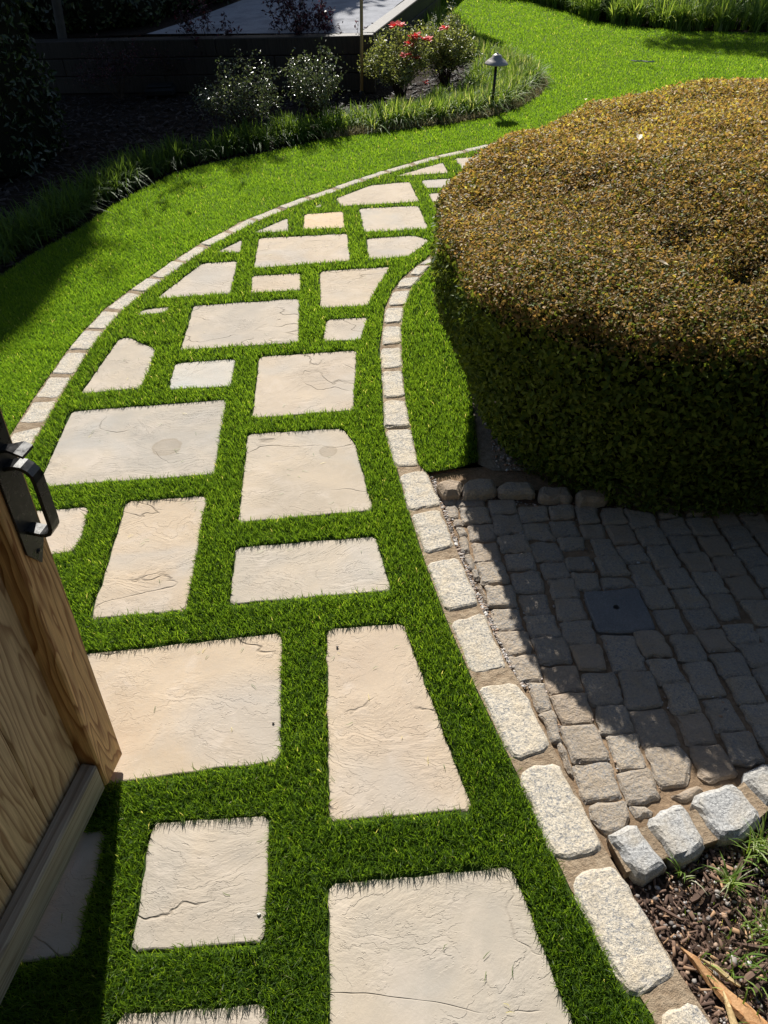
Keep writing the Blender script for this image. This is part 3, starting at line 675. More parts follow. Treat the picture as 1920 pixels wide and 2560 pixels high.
# ------------------------------------------------------------------ turf
def frustum(px, py, z=0, m=60):
    d_ = np.stack([px, py, np.full(px.shape, z - CH)], 1)
    k = d_ @ FW; k = np.maximum(k, 1e-3)
    x = 960 + (d_ @ RT) / k * F; y = 1280 - (d_ @ UP) / k * F
    return (x > -m * 6) & (x < 1920 + m * 6) & (y > -m * 3) & (y < 2560 + m * 4)
inpath = path_outline; holes = [np.array(q) for q in pav_polys]
def shrink(q, d_):
    q = np.array(q); 
    return inset(densify(q, .05, 0, .002), d_)
holes_s = [inset(densify(q, .025, .003, .012) if area(q) > 0 else densify(q[::-1], .025, .003, .012), -.003) for q in holes]
rkl = [p + np.array((-.004, 0)) for p in (rk_left + far_l)]
def turf(region, nm, label, ymax, dens0=135000, cut=(), mat='turf', hs=1.0, ws=1.0):
    pts = []
    reg = np.array(region); x0, y0 = reg.min(0); x1, y1 = reg.max(0); y1 = min(y1, ymax); y0 = max(y0, .05)
    ys = np.concatenate([np.arange(max(y0, .05), min(y1, 3), .1), np.arange(max(3, y0), y1, .25)]) if y1 > 3 else np.arange(y0, y1, .1)
    parts = []
    for i, yy in enumerate(ys):
        st = .1 if yy < 3 - 1e-6 else .25
        dist = math.hypot(yy + st / 2, 1.6)
        dn = dens0 * (1.75 / dist) ** 2.05 * (.85 if dist < 2.2 else 1)
        n = int(dn * (x1 - x0) * st)
        if n < 1: continue
        px = R.uniform(x0, x1, n); py = R.uniform(yy, min(yy + st, y1 + 1e-6), n)
        k = frustum(px, py); px, py = px[k], py[k]
        if not len(px): continue
        k = pip(px, py, reg)
        for h in cut:
            hb0, hb1 = h.min(0), h.max(0)
            if hb1[1] < yy or hb0[1] > yy + st: continue
            k &= ~pip(px, py, h)
        px, py = px[k], py[k]; n = len(px)
        if not n: continue
        wd = .0017 * ws * (dist / 1.75) ** 1.05
        tone = np.clip(R.beta(2, 2.4, n) * .93 + .04 * np.sin(px * 9 + 3 * np.sin(py * 5)), 0, .95)
        tone[R.random(n) < .006] = 1.0
        h = R.uniform(.018, .030, n) * hs
        ld = R.random(n) * 2 * np.pi
        ld = np.where(R.random(n) < .35, R.normal(-2.2, .6, n), ld)
        lean = h * R.uniform(.15, .85, n)
        pos = np.stack([px, py, np.full(n, .002)], 1)
        parts.append(blades(pos, h, np.full(n, wd) * R.uniform(.8, 1.25, n), lean, ld, .6, tone, 3 if dist < 2.3 else (2 if dist < 4.5 else 1)))
    v, f, a = join(parts)
    o = mesh(nm, v, f, M[mat], None, smooth=False, attrs={'rnd': a})
    tag(o, label, 'turf', kind='stuff'); return len(f)
kerb_cut = [np.array(q) for q in kerb_polys]
hedge_foot = np.array([(.78, 2.1), (.66, 2.9), (.9, 3.4), (1.6, 3.6), (4, 3.6), (4, 2.1)])
nt1 = turf([p + np.array((.004, 0)) for p in lkerb_inner] + [p for p in far_l[::-1]] + [p + np.array((-.005, 0)) for p in rk_left[::-1]], 'path_turf', 'short green turf growing in the joints between the paving stones', 6.5, cut=holes_s + kerb_cut)
nt2 = turf(lawn_outline, 'lawn_turf', 'mown lawn turf with backlit brightness in its colour, beyond the left kerb and behind the hedge', 13.5, cut=[], mat='lawn', hs=.78, dens0=200000, ws=.78)
nt3 = turf(wedge_outline, 'strip_turf', 'short turf strip between the right kerb and the clipped hedge', 4.5, cut=kerb_cut)
print('turf tris', nt1, nt2, nt3)

# ------------------------------------------------------------------ clipped hedge
HC = np.array((1.98, 2.60)); HA, HB, HN = 1.75, 1.00, 3.8
HB2 = 1.58
PROF = [(.885, .0), (.92, .10), (.96, .25), (.99, .43), (1.0, .55), (.998, .61), (.985, .645), (.955, .665), (.88, .688), (.7, .725), (.5, .770), (.25, .803), (0.0, .812)]
def hedge_pt(phi, s, z):
    c, sn = np.cos(phi), np.sin(phi)
    hn = np.where(sn > 0, 2.0, HN); hb = np.where(sn > 0, HB2, HB)
    r = (np.abs(c) ** hn + np.abs(sn) ** hn) ** (-1 / hn)
    x = HC[0] + HA * s * r * c; y = HC[1] + hb * s * r * sn
    x = x + .10 * np.maximum(y - HC[1], 0)
    wob = .018 * np.sin(phi * 7 + z * 9) + .012 * np.sin(phi * 17 + 2)
    x = x + wob * c * s; y = y + wob * sn * s
    zz = z + (.022 * np.sin(x * 3.1 + 1) * np.cos(y * 3.7) + .012 * np.sin(x * 8 + y * 5)) * np.clip((z - .4) * 4, 0, 1)
    return np.stack([x, y, zz], -1)
def hedge_grid(nphi=120, sub=5, shrink=0.0):
    pr = []
    for (a, za), (b, zb) in zip(PROF[:-1], PROF[1:]):
        for k in range(sub): t = k / sub; pr.append((a + (b - a) * t, za + (zb - za) * t))
    pr.append(PROF[-1])
    phi = np.linspace(0, 2 * np.pi, nphi, endpoint=False)
    V = np.concatenate([hedge_pt(phi, np.full(nphi, s), np.full(nphi, z)) for s, z in pr])
    if shrink:
        c = np.array([HC[0], HC[1], .3]); dlt = V - c; ln = np.linalg.norm(dlt, axis=1, keepdims=True); V = V - dlt / np.maximum(ln, .2) * shrink * np.minimum(1, ln / .3)
    Fc = []
    for r in range(len(pr) - 1):
        a = r * nphi + np.arange(nphi); b = r * nphi + (np.arange(nphi) + 1) % nphi
        Fc.append(np.stack([a, b, b + nphi, a + nphi], 1))
    return V, np.concatenate(Fc)
def sample_tris(V, Q, dens_fn):
    T = np.concatenate([Q[:, [0, 1, 2]], Q[:, [0, 2, 3]]]); A, B, C = V[T[:, 0]], V[T[:, 1]], V[T[:, 2]]
    N = np.cross(B - A, C - A); ar = np.linalg.norm(N, axis=1) / 2; N = unit(N); ctr = (A + B + C) / 3
    k = R.poisson(ar * dens_fn(ctr, N)); idx = np.repeat(np.arange(len(T)), k)
    u, v_ = R.random(len(idx)), R.random(len(idx)); m = u + v_ > 1; u[m] = 1 - u[m]; v_[m] = 1 - v_[m]
    return A[idx] + (B - A)[idx] * u[:, None] + (C - A)[idx] * v_[:, None], N[idx]
hedge = empty('clipped_hedge', (HC[0], HC[1], 0)); tag(hedge, 'large clipped mound hedge with bronze top and dark green side', 'hedge')
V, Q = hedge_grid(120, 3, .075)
mesh('shade_core', V - np.array([HC[0], HC[1], 0]), Q, M['core'], hedge, True)  # solid dark core, painted shade behind the leaves
V, Q = hedge_grid(160, 4)
def dens(c, n):
    d_ = np.linalg.norm(c - np.array([0, 0, 1.6]), axis=1)
    top = n[:, 2] > .35
    vis = (n * (np.array([0, 0, 1.6]) - c)).sum(1) > -.25 * d_
    base = np.where(top, 52000, 16000) * np.clip((2.6 / d_) ** 1.6, .3, 1.2)
    return np.where(vis, base, base * .3)
pos, nrm = sample_tris(V, Q, dens)
# clipped surface with little hollows
hol = np.zeros(len(pos))
for hx, hy, r_, dp in [(at(1465, 880, .60)[0], at(1465, 880, .60)[1], .035, .05), (at(1840, 735, .64)[0], at(1840, 735, .64)[1], .03, .05), (at(1480, 445, .74)[0], at(1480, 445, .74)[1], .05, .03), (at(1610, 255, .74)[0], at(1610, 255, .74)[1], .06, .03), (at(1210, 540, .62)[0], at(1210, 540, .62)[1], .05, .03), (at(1700, 620, .7)[0], at(1700, 620, .7)[1], .05, .03)]:
    hol += dp * np.exp(-((pos[:, 0] - hx) ** 2 + (pos[:, 1] - hy) ** 2) / (2 * r_ ** 2)) * (nrm[:, 2] > .1)
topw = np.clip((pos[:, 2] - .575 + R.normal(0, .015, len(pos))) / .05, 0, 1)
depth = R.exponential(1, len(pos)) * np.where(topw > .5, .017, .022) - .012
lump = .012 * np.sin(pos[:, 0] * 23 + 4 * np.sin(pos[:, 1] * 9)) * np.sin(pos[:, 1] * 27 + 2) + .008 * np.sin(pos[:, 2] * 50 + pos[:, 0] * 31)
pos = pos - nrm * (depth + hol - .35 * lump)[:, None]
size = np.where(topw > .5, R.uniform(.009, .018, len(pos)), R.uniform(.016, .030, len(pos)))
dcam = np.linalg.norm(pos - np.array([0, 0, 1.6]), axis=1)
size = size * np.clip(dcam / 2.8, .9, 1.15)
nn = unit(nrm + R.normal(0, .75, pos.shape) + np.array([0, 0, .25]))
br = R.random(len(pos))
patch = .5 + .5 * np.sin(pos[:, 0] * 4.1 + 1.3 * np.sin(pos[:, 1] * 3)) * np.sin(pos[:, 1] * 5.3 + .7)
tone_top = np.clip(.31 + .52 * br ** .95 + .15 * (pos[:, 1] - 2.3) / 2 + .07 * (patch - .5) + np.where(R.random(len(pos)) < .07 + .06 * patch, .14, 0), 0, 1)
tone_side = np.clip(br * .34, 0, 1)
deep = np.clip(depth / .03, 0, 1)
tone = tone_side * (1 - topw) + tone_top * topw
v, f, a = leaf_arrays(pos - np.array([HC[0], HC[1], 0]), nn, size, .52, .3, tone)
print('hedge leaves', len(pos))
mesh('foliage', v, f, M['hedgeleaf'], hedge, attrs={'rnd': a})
mb = MB()
for i in range(26):
    a_ = R.uniform(0, 6.28); rr = R.uniform(.3, .8)
    b_ = hedge_pt(np.array([a_]), np.array([rr * .55]), np.array([0.]))[0] - np.array([HC[0], HC[1], 0]); b_[2] = -.03
    t_ = hedge_pt(np.array([a_]), np.array([rr]), np.array([.55]))[0] - np.array([HC[0], HC[1], 0]); t_[2] = .6
    mb.tube([b_, (b_ + t_) / 2 + R.normal(0, .03, 3), t_], [.012, .008, .003], 5)
tag(mb.build('stems', M['stem'], hedge), kind='stuff')

# ------------------------------------------------------------------ generic shrubs
def shrub(name, base, w_, h_, nst, nleaf, leaf, mat, label, cat='shrub', group=None, droop=.2, stemr=.006, up=.6, loose=.05, stemmat='stem', aspect=.45, tonef=None):
    root = empty(name, (base[0], base[1], base[2] if len(base) > 2 else -.02)); tag(root, label, cat, group)
    mb = MB(); L = []
    for i in range(nst):
        a_ = 2 * math.pi * (i + R.random() * .8) / nst; rr = w_ / 2 * math.sqrt(R.uniform(.05, 1)); hh = h_ * R.uniform(.62, 1.0) * (1 - .35 * (rr / (w_ / 2)) ** 2)
        p0 = np.array([R.normal(0, .02), R.normal(0, .02), 0.]); p3 = np.array([rr * math.cos(a_), rr * math.sin(a_), hh])
        p1 = p0 + np.array([p3[0] * .25, p3[1] * .25, hh * .4]); p2 = p0 * .2 + p3 * .8 + np.array([R.normal(0, .02), R.normal(0, .02), -hh * .12])
        pts = [p0, p1, p2, p3]; mb.tube(pts, [stemr, stemr * .7, stemr * .45, stemr * .25], 5)
        for s in range(5):
            t = R.uniform(.35, .95); k = min(2, int(t * 3)); q = pts[k] + (pts[k + 1] - pts[k]) * (t * 3 - k)
            e = q + np.array([R.normal(0, w_ * .13), R.normal(0, w_ * .13), abs(R.normal(0, h_ * .12)) * (1 - droop)])
            mb.tube([q, e], [stemr * .35, stemr * .18], 4); L.append((q, e))
        L.append((p2, p3)); L.append((p2, p3))
        if up < .6: L.append((p1, p2))
    tag(mb.build('stems', M[stemmat], root), kind='stuff')
    L = [(a, b) for a, b in L]; A = np.array([a for a, b in L]); B = np.array([b for a, b in L])
    k = R.integers(0, len(L), nleaf); t = R.random(nleaf)[:, None] * 1.05
    pos = A[k] * (1 - t) + B[k] * t + R.normal(0, loose * .5, (nleaf, 3)); pos[:, 2] = np.maximum(pos[:, 2], .01)
    nn = unit(R.normal(0, .8, (nleaf, 3)) + np.array([0, 0, .6]))
    tone = R.random(nleaf) if tonef is None else tonef(pos, R.random(nleaf))
    v, f, a = leaf_arrays(pos, nn, R.uniform(.7, 1.2, nleaf) * leaf, aspect, .3, tone)
    mesh('foliage', v, f, mat, root, attrs={'rnd': a})
    return root

# ------------------------------------------------------------------ bed at the left: liriope, bark, shrubs
def along(poly, n):
    poly = [np.array(p) for p in poly]; L = np.array([np.linalg.norm(b - a) for a, b in zip(poly[:-1], poly[1:])]); c = np.concatenate([[0], np.cumsum(L)])
    s = R.uniform(0, c[-1], n); i = np.clip(np.searchsorted(c, s) - 1, 0, len(L) - 1); t = (s - c[i]) / L[i]
    P_ = np.array(poly); T = unit(P_[i + 1] - P_[i]); return P_[i] + (P_[i + 1] - P_[i]) * t[:, None], T
def strap_clumps(centres, nb, h, w, spread, tone_lo, tone_hi):
    parts = []
    n = len(centres) * nb; c = np.repeat(centres, nb, 0)
    pos = np.stack([c[:, 0] + R.normal(0, .018, n), c[:, 1] + R.normal(0, .018, n), np.full(n, -.01)], 1)
    hh = h * R.uniform(.55, 1.15, n); ln = hh * R.uniform(.15, spread, n); ld = R.random(n) * 2 * np.pi
    tone = R.uniform(tone_lo, tone_hi, n)
    return blades(pos, hh, w * R.uniform(.7, 1.2, n), ln, ld, .85, tone, 4, facing=ld + np.pi / 2)
be = bed_edge[2:21]
pa, ta = along(be, 620); nrm_ = np.stack([-ta[:, 1], ta[:, 0]], 1)
pa = pa + nrm_ * (R.uniform(.10, .33, len(pa)))[:, None]
tl = np.repeat(np.clip((pa[:, 0] + 1.2) / 1.4, 0, 1), 18)  # rises towards the sunlit right end of the border
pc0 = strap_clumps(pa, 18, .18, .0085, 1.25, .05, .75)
parts = [(pc0[0], pc0[1], np.clip(pc0[2] * (.6 + .55 * np.repeat(tl, 9)) + .22 * np.repeat(tl, 9), 0, 1))]  # sunlight painted into blade tone: lighter right, darker in the shaded left
tipreg = np.array(P('D', [(790,288),(960,260),(1060,239),(1112,219),(1152,194),(1164,176),(1150,155),(1090,140),(1030,150),(1000,200),(900,240),(810,260)]))
q = np.stack([R.uniform(-.3, 1.7, 1800), R.uniform(5.8, 8, 1800)], 1); q = q[pip(q[:, 0], q[:, 1], tipreg)][:330]
parts.append(strap_clumps(q, 20, .16, .0085, 1.35, .2, 1.0))  # sunlit clumps: sun and pale glints put into the tones
pb, tb = along(bed_edge[20:], 120); nb_ = np.stack([-tb[:, 1], tb[:, 0]], 1); pb = pb + nb_ * R.uniform(.03, .4, 120)[:, None]
parts.append(strap_clumps(pb, 24, .26, .008, .9, .0, .7))
v, f, a = join(parts)
# keep only blades rooted outside the lawn
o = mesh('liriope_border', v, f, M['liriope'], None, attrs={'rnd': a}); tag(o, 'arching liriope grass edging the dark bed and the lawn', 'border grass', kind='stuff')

def chips(name, label, region, n, lmin, lmax, mat, z=-.03, box=None, zvar=.012, flatness=.3):
    reg = np.array(region); x0, y0 = reg.min(0); x1, y1 = reg.max(0)
    px, py = R.uniform(x0, x1, n * 3), R.uniform(y0, y1, n * 3); k = pip(px, py, reg); px, py = px[k][:n], py[k][:n]; n = len(px)
    L = R.uniform(lmin, lmax, n) ; W = L * R.uniform(.15, .45, n); H = W * R.uniform(.15, .5, n)
    a_ = R.random(n) * 2 * np.pi; tl = R.normal(0, flatness, n)
    dx = np.stack([np.cos(a_) * np.cos(tl), np.sin(a_) * np.cos(tl), np.sin(tl)], 1); dy = unit(np.cross(np.array([0, 0, 1.]), dx) + R.normal(0, .25, (n, 3))); dz = np.cross(dx, dy)
    c = np.stack([px, py, z + R.uniform(0, zvar, n)], 1)
    vs = []
    for sx, sy, sz in ((-1, -1, 0), (1, -.6, 0), (1.05, .7, 0), (-.9, 1, 0), (-.9, -.7, 1), (.8, -.5, 1), (.9, .5, 1), (-.8, .8, 1)):
        vs.append(c + dx * (sx * L / 2)[:, None] + dy * (sy * W / 2)[:, None] + dz * (sz * H)[:, None])
    v = np.stack(vs, 1).reshape(-1, 3); i = (np.arange(n) * 8)[:, None]
    f = np.concatenate([i + np.array([q]) for q in ((4, 5, 6, 7), (0, 1, 5, 4), (1, 2, 6, 5), (2, 3, 7, 6), (3, 0, 4, 7))])
    o = mesh(name, v, f, mat, None, attrs={'rnd': np.repeat(R.random(n), 8)}); tag(o, label, 'mulch', kind='stuff'); return o
def pebbles(name, label, pos, size, mat=None, tone=None, cat='gravel'):
    n = len(pos); base = []
    for z, r_, k in ((-.35, .75, 5), (.25, .9, 5)):
        for j in range(k): t = 2 * math.pi * (j + (.5 if z > 0 else 0)) / k; base.append((r_ * math.cos(t), r_ * math.sin(t), z))
    base.append((0, 0, .62)); B = np.array(base)
    v = B[None] * (1 + R.normal(0, .16, (n, len(B), 1))) * size[:, None, None] * np.stack([R.uniform(.7, 1.2, n), R.uniform(.55, 1., n), R.uniform(.5, .9, n)], 1)[:, None]
    a_ = R.random(n) * 6.28; c, s = np.cos(a_)[:, None], np.sin(a_)[:, None]
    v = np.stack([v[..., 0] * c - v[..., 1] * s, v[..., 0] * s + v[..., 1] * c, v[..., 2]], -1) + pos[:, None]
    fs = [(j, (j + 1) % 5, 5 + j) for j in range(5)] + [((j + 1) % 5, 5 + (j + 1) % 5, 5 + j) for j in range(5)] + [(5 + j, 5 + (j + 1) % 5, 10) for j in range(5)]
    i = (np.arange(n) * len(B))[:, None]; f = np.concatenate([i + np.array([q]) for q in fs])
    tone = R.random(n) if tone is None else tone
    o = mesh(name, v.reshape(-1, 3), f, mat or M['pebble'], None, attrs={'rnd': np.repeat(tone, len(B))}); tag(o, label, cat, kind='stuff'); return o
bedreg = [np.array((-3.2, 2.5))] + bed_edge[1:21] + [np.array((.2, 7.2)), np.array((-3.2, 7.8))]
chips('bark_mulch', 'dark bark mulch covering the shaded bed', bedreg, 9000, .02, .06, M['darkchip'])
mreg = [kerb_polys[2][3], kerb_polys[2][3] + np.array((.02, .03)), np.array((.62, .76)), np.array((1.2, .9)), np.array((1.6, .9)), np.array((1.6, -.1)), np.array((.5, -.1)), kerb_polys[0][2], kerb_polys[1][5]]
mreg = P('K5', [(560,640),(800,870),(990,740),(1270,580),(1659,430),(1900,300)], -.01) + [np.array((1.6, .2)), np.array((.55, .1)), kerb_polys[0][2] + np.array((.012, 0)), kerb_polys[1][5] + np.array((.012, 0)), kerb_polys[1][4] + np.array((.01, 0)), kerb_polys[1][3] + np.array((.01, 0))]
chips('bark_chips', 'brown bark chips and splinters beyond the kerb at lower right', mreg, 7000, .006, .025, M['chip'], -.022, zvar=.012)
reg = np.array(mreg); n = 9000; px, py = R.uniform(.3, 1.3, n), R.uniform(.2, .9, n); k = pip(px, py, reg); px, py = px[k][:1600], py[k][:1600]
pebbles('gravel', 'pale pebbles scattered among the bark chips', np.stack([px, py, np.full(len(px), -.012)], 1), R.gamma(3, .0010, len(px)) + .001, tone=.85 * R.random(len(px)) ** 1.7)
# grit in the joint between kerb and setts, and in front of the granite row
pts = []
edge = [k[2] for k in kerb_polys[3:8]]
pj, tj = along(edge[::-1], 900); nj = np.stack([tj[:, 1], -tj[:, 0]], 1)
sg = 1 if nj[:, 0].mean() > 0 else -1
pj = pj + np.abs(R.normal(0, .008, len(pj)))[:, None] * nj * sg + nj * sg * .004
pr_, tr_ = along(P('K1', [(250, 200), (600, 230), (900, 260), (1200, 300), (1659, 300)]) + P('K2', [(900, 300), (1500, 230)]), 1100)
pr_ = pr_ + R.normal(0, .014, pr_.shape)
cbb = np.array([(R.uniform(.3, 1.3), R.uniform(.85, 1.85)) for _ in range(700)])
allp = np.concatenate([pj, pr_, cbb[pip(cbb[:, 0], cbb[:, 1], np.array(cob_outline))]])
pebbles('loose_grit', 'loose grit in the joints beside the right kerb and hedge', np.stack([allp[:, 0], allp[:, 1], np.full(len(allp), -.006)], 1), R.gamma(2.5, .0010, len(allp)) + .0008)
gp = np.stack([R.uniform(.38, .9, 6000), R.uniform(1.9, 3.2, 6000)], 1); gp = gp[pip(gp[:, 0], gp[:, 1], np.array(P('L4', [(1095,1060),(1105,1400),(1145,1750),(1160,1920),(1330,1960)]) + [np.array((.8, 2.0)), np.array((.8, 2.9)), np.array((.55, 2.9))]))][:2400]
pebbles('pea_gravel', 'pale gravel strip between turf and hedge foot', np.stack([gp[:, 0], gp[:, 1], np.full(len(gp), -.006)], 1), R.gamma(3, .0013, len(gp)) + .001, tone=R.uniform(.3, 1, len(gp)))

# dry grass and small weeds
def grass_patch(name, label, pos, h, w, mat, tone=(0, 1), kind='stuff', cat='grass', lean=1.0):
    n = len(pos); hh = h * R.uniform(.5, 1.2, n); ld = R.random(n) * 6.28
    v, f, a = blades(pos, hh, w * R.uniform(.7, 1.3, n), hh * R.uniform(.2, lean, n), ld, .8, R.uniform(*tone, n), 3, facing=ld + 1.57)
    o = mesh(name, v, f, mat, None, attrs={'rnd': a}); tag(o, label, cat, kind=kind); return o
g = np.stack([R.uniform(.40, .62, 900), R.uniform(2.0, 2.75, 900), np.full(900, -.006)], 1)
gm = pip(g[:, 0], g[:, 1], np.array(P('L4', [(1110,1060),(1115,1400),(1160,1800),(1250,1800),(1300,1200)])))
grass_patch('dry_grass', 'dry straw coloured grass at the hedge foot', g[gm], .05, .002, M['drygrass'], lean=.95)
pd, td = along(bed_edge[11:20], 4000); nd_ = np.stack([-td[:, 1], td[:, 0]], 1); pd = pd + nd_ * R.uniform(.0, .15, len(pd))[:, None]
grass_patch('dry_thatch', 'dry straw thatch along the sunlit edge of the border', np.column_stack([pd, np.full(len(pd), -.005)]), .07, .004, M['drygrass'], lean=.97)
mr = np.array(mreg)
def weed(src, n, r_, h, label):
    c = at(*src, -.01); root = c
    a_ = R.random(n) * 6.28; pos = np.stack([R.normal(0, r_, n), R.normal(0, r_, n), np.zeros(n)], 1)
    hh = h * R.uniform(.5, 1.2, n)
    v, f, a = blades(pos, hh, .0028 * R.uniform(.6, 1.4, n), hh * R.uniform(.4, .97, n), a_, .9, R.uniform(.35, 1.0, n), 4, facing=a_ + 1.57)
    o = mesh('weed_grass', v, f, M['liriope'], None, attrs={'rnd': a}, loc=tuple(c)); tag(o, label, 'weed', 'weeds in the bark chips at lower right')
weed((1825, 2215), 40, .006, .065, 'star shaped weed tuft nearest the short granite row')
weed((1890, 2130), 60, .012, .07, 'weed tuft at the right edge just below the granite row')
weed((1905, 2330), 50, .015, .05, 'low weed tuft at the right edge above the split branch')
weed((1700, 2185), 14, .012, .045, 'thin weed tuft close to the corner of the granite row')
weed((1850, 2440), 40, .03, .04, 'low sprawling weed tuft beside the split branch')
n = 5000; px, py = R.uniform(.3, 1.3, n), R.uniform(.2, .9, n)
k = pip(px, py, mr) & (R.random(n) < np.clip((px - .52) * 3, .04, 1)); px, py = px[k][:2400], py[k][:2400]
grass_patch('moss_grass', 'fine low grass growing through the bark chips', np.stack([px, py, np.full(len(px), -.02)], 1), .022, .0014, M['turf'], (.4, .97), lean=.95)

# split branch
sb = empty('split_branch', tuple(at(1780, 2480, -.01))); tag(sb, 'splintered piece of orange split wood lying on the bark chips', 'wood')
def splint(src_pts, widths, z0, th, mat, nm):
    ps = [at(x, y, z0) - np.array(sb.location) for x, y in src_pts]; v = []; f = []
    n = len(ps)
    for i, p in enumerate(ps):
        t = ps[min(i + 1, n - 1)] - ps[max(i - 1, 0)]; t = t / np.linalg.norm(t); s_ = np.array([t[1], -t[0], 0]) * widths[i] / 2
        lift = np.array([0, 0, th * (.4 + .6 * math.sin(i * 1.3) ** 2)])
        v += [p - s_, p - s_ * .5 + lift, p + s_ * .6 + lift * .8, p + s_]
    for i in range(n - 1):
        for k in range(3): a = i * 4 + k; f.append((a, a + 1, a + 5, a + 4))
    f.append((0, 3, 2, 1)); f.append((n * 4 - 4, n * 4 - 3, n * 4 - 2, n * 4 - 1))
    mesh(nm, v, f, mat, sb)
splint([(1700, 2370), (1735, 2400), (1775, 2445), (1815, 2490), (1860, 2530), (1930, 2600)], [.002, .016, .024, .028, .034, .038], -.008, .012, M['splinter'], 'heartwood')
splint([(1752, 2398), (1790, 2420), (1820, 2445), (1850, 2468)], [.002, .012, .011, .003], .004, .008, M['splinter2'], 'sapwood')
splint([(1808, 2478), (1822, 2520), (1840, 2575)], [.003, .011, .015], .0, .006, M['splinter2'], 'sapwood')
def bark_stick(a, b, w_, label, z=0):
    p0 = at(*a, z); p1 = at(*b, z); mb = MB(); m = (p0 + p1) / 2; d_ = p1 - p0; L = np.linalg.norm(d_); t = d_ / L; s_ = np.array([t[1], -t[0], 0]); 
    v = []
    for k, ww in ((-1, .6), (-.4, 1), (.3, .9), (1, .5)):
        for q, hz in ((-1, 0), (-.7, .8), (.6, 1), (1, 0)): v.append(t * L / 2 * k + s_ * w_ / 2 * q * ww + np.array([0, 0, hz * w_ * .5]) + R.normal(0, w_ * .06, 3))
    f = [(i * 4 + k, i * 4 + k + 1, i * 4 + k + 5, i * 4 + k + 4) for i in range(3) for k in range(3)] + [(0, 3, 2, 1), (12, 13, 14, 15)]
    o = mesh('bark_piece', v, f, M['chip'], None, attrs={'rnd': np.full(16, R.uniform(.2, .6))}, loc=tuple(m)); tag(o, label, 'bark', 'large bark pieces at lower right')
bark_stick((1725, 2255), (1770, 2222), .012, 'dark bark piece lying left of the star shaped weed', -.005)
bark_stick((1843, 2205), (1855, 2145), .010, 'narrow dark bark piece under the weeds near the right edge', -.005)
bark_stick((1855, 2460), (1915, 2410), .014, 'stout bark piece crossing above the split branch', .0)
bark_stick((1640, 2265), (1705, 2300), .007, 'long thin bark strip next to the kerb', -.008)
bark_stick((1880, 2490), (1905, 2455), .012, 'small bark piece at the right edge beside the split branch', -.002)
bark_stick((1855, 2362), (1925, 2372), .009, 'bark strip at the right edge above the stout piece', -.005)

# ------------------------------------------------------------------ gate with latch
GB = at(306, 1884, .03)
ge = at(0, 2522, .04) - GB; ge[2] = 0; ge = ge / np.linalg.norm(ge)
gn = np.array([-ge[1], ge[0], 0]); gn = gn if gn[0] > 0 else -gn
gate = empty('wooden_gate', (GB[0], GB[1], 0)); tag(gate, 'open pine board gate with black latch at the left edge', 'gate')
# local axes: x along the gate towards the camera, y out of its right face, z up
rz = math.atan2(ge[1], ge[0]); plumb(gate, ge)
yl = np.array([-math.sin(rz), math.cos(rz), 0]); SY = 1 if yl @ gn > 0 else -1
def gbox(nm, x0, x1, y0, y1, z0, z1, mat, bev=.003, label=None):
    a, b = sorted((y0 * SY, y1 * SY)); o = MB().box((x0, a, z0), (x1, b, z1), bev).build(nm, mat, gate)
    if label: o['label'] = label
    return o
gbox('stile', 0, .085, -.085, 0, .03, 1.75, M['wood'], .004)
x = .087; 
for i in range(8):
    gbox('board', x, x + .136, -.060, -.040 + .001 * (i % 2), .035, 1.72, M['boardwood'], .004); x += .1385
gbox('rail', .087, 1.2, -.0385, -.001, .032, .122, M['railwood'], .005, 'bottom rail, greyer than the boards')
gbox('rail', .087, 1.2, -.0385, -.001, 1.45, 1.54, M['railwood'], .005)
# latch: back plate with pointed foot, D handle, thumb lever
def prism(poly, y0, y1):
    n = len(poly); v = [(x, y0 * SY, z) for x, z in poly] + [(x, y1 * SY, z) for x, z in poly]
    f = [tuple(range(n)), tuple(range(2 * n - 1, n - 1, -1))] + [(i, n + i, n + (i + 1) % n, (i + 1) % n) for i in range(n)]
    return v, f
v, f = prism([(.012, .99), (.066, .99), (.066, .722), (.039, .680), (.012, .722)], .0005, .005)
lp = mesh('latch_plate', v, f, M['blackmetal'], gate)
for zz in (.706, .97): MB().lathe([(.0, 0), (.005, 0), (.0045, .002), (0, .003)], (0, 0, 0), 10).build('screw', M['blackmetal'], lp).matrix_local = Matrix.Translation((.038, .005 * SY, zz)) @ Matrix.Rotation(-SY * math.pi / 2, 4, 'X')
# D handle: flat bar bent outwards
hp = [(.004, .906), (.024, .912), (.034, .911), (.042, .906), (.048, .898), (.050, .886), (.051, .80), (.050, .788), (.045, .779), (.037, .775), (.028, .774), (.004, .776)]
W0, W1 = .030, .046
vv = []; ff = []
n = len(hp)
for i, (yy, zz) in enumerate(hp):
    a = np.array(hp[max(i - 1, 0)]); b = np.array(hp[min(i + 1, n - 1)]); t = (b - a) / np.linalg.norm(b - a); nn_ = np.array([t[1], -t[0]]) * .0035
    for s1, xx in ((1, W0 - .004), (1, W1 + .004), (-1, W1 + .004), (-1, W0 - .004)):
        vv.append((xx, (yy - nn_[0] * s1) * SY, zz - .018 - nn_[1] * s1))
for i in range(n - 1):
    for k in range(4): k2 = (k + 1) % 4; ff.append((i * 4 + k, i * 4 + k2, i * 4 + 4 + k2, i * 4 + 4 + k))
ff += [(0, 1, 2, 3), (4 * n - 1, 4 * n - 2, 4 * n - 3, 4 * n - 4)]
mesh('handle', vv, ff, M['blackmetal'], gate)
v, f = [], []
lv = [(.004, .928, .009), (.018, .931, .009), (.034, .933, .016), (.047, .928, .016)]
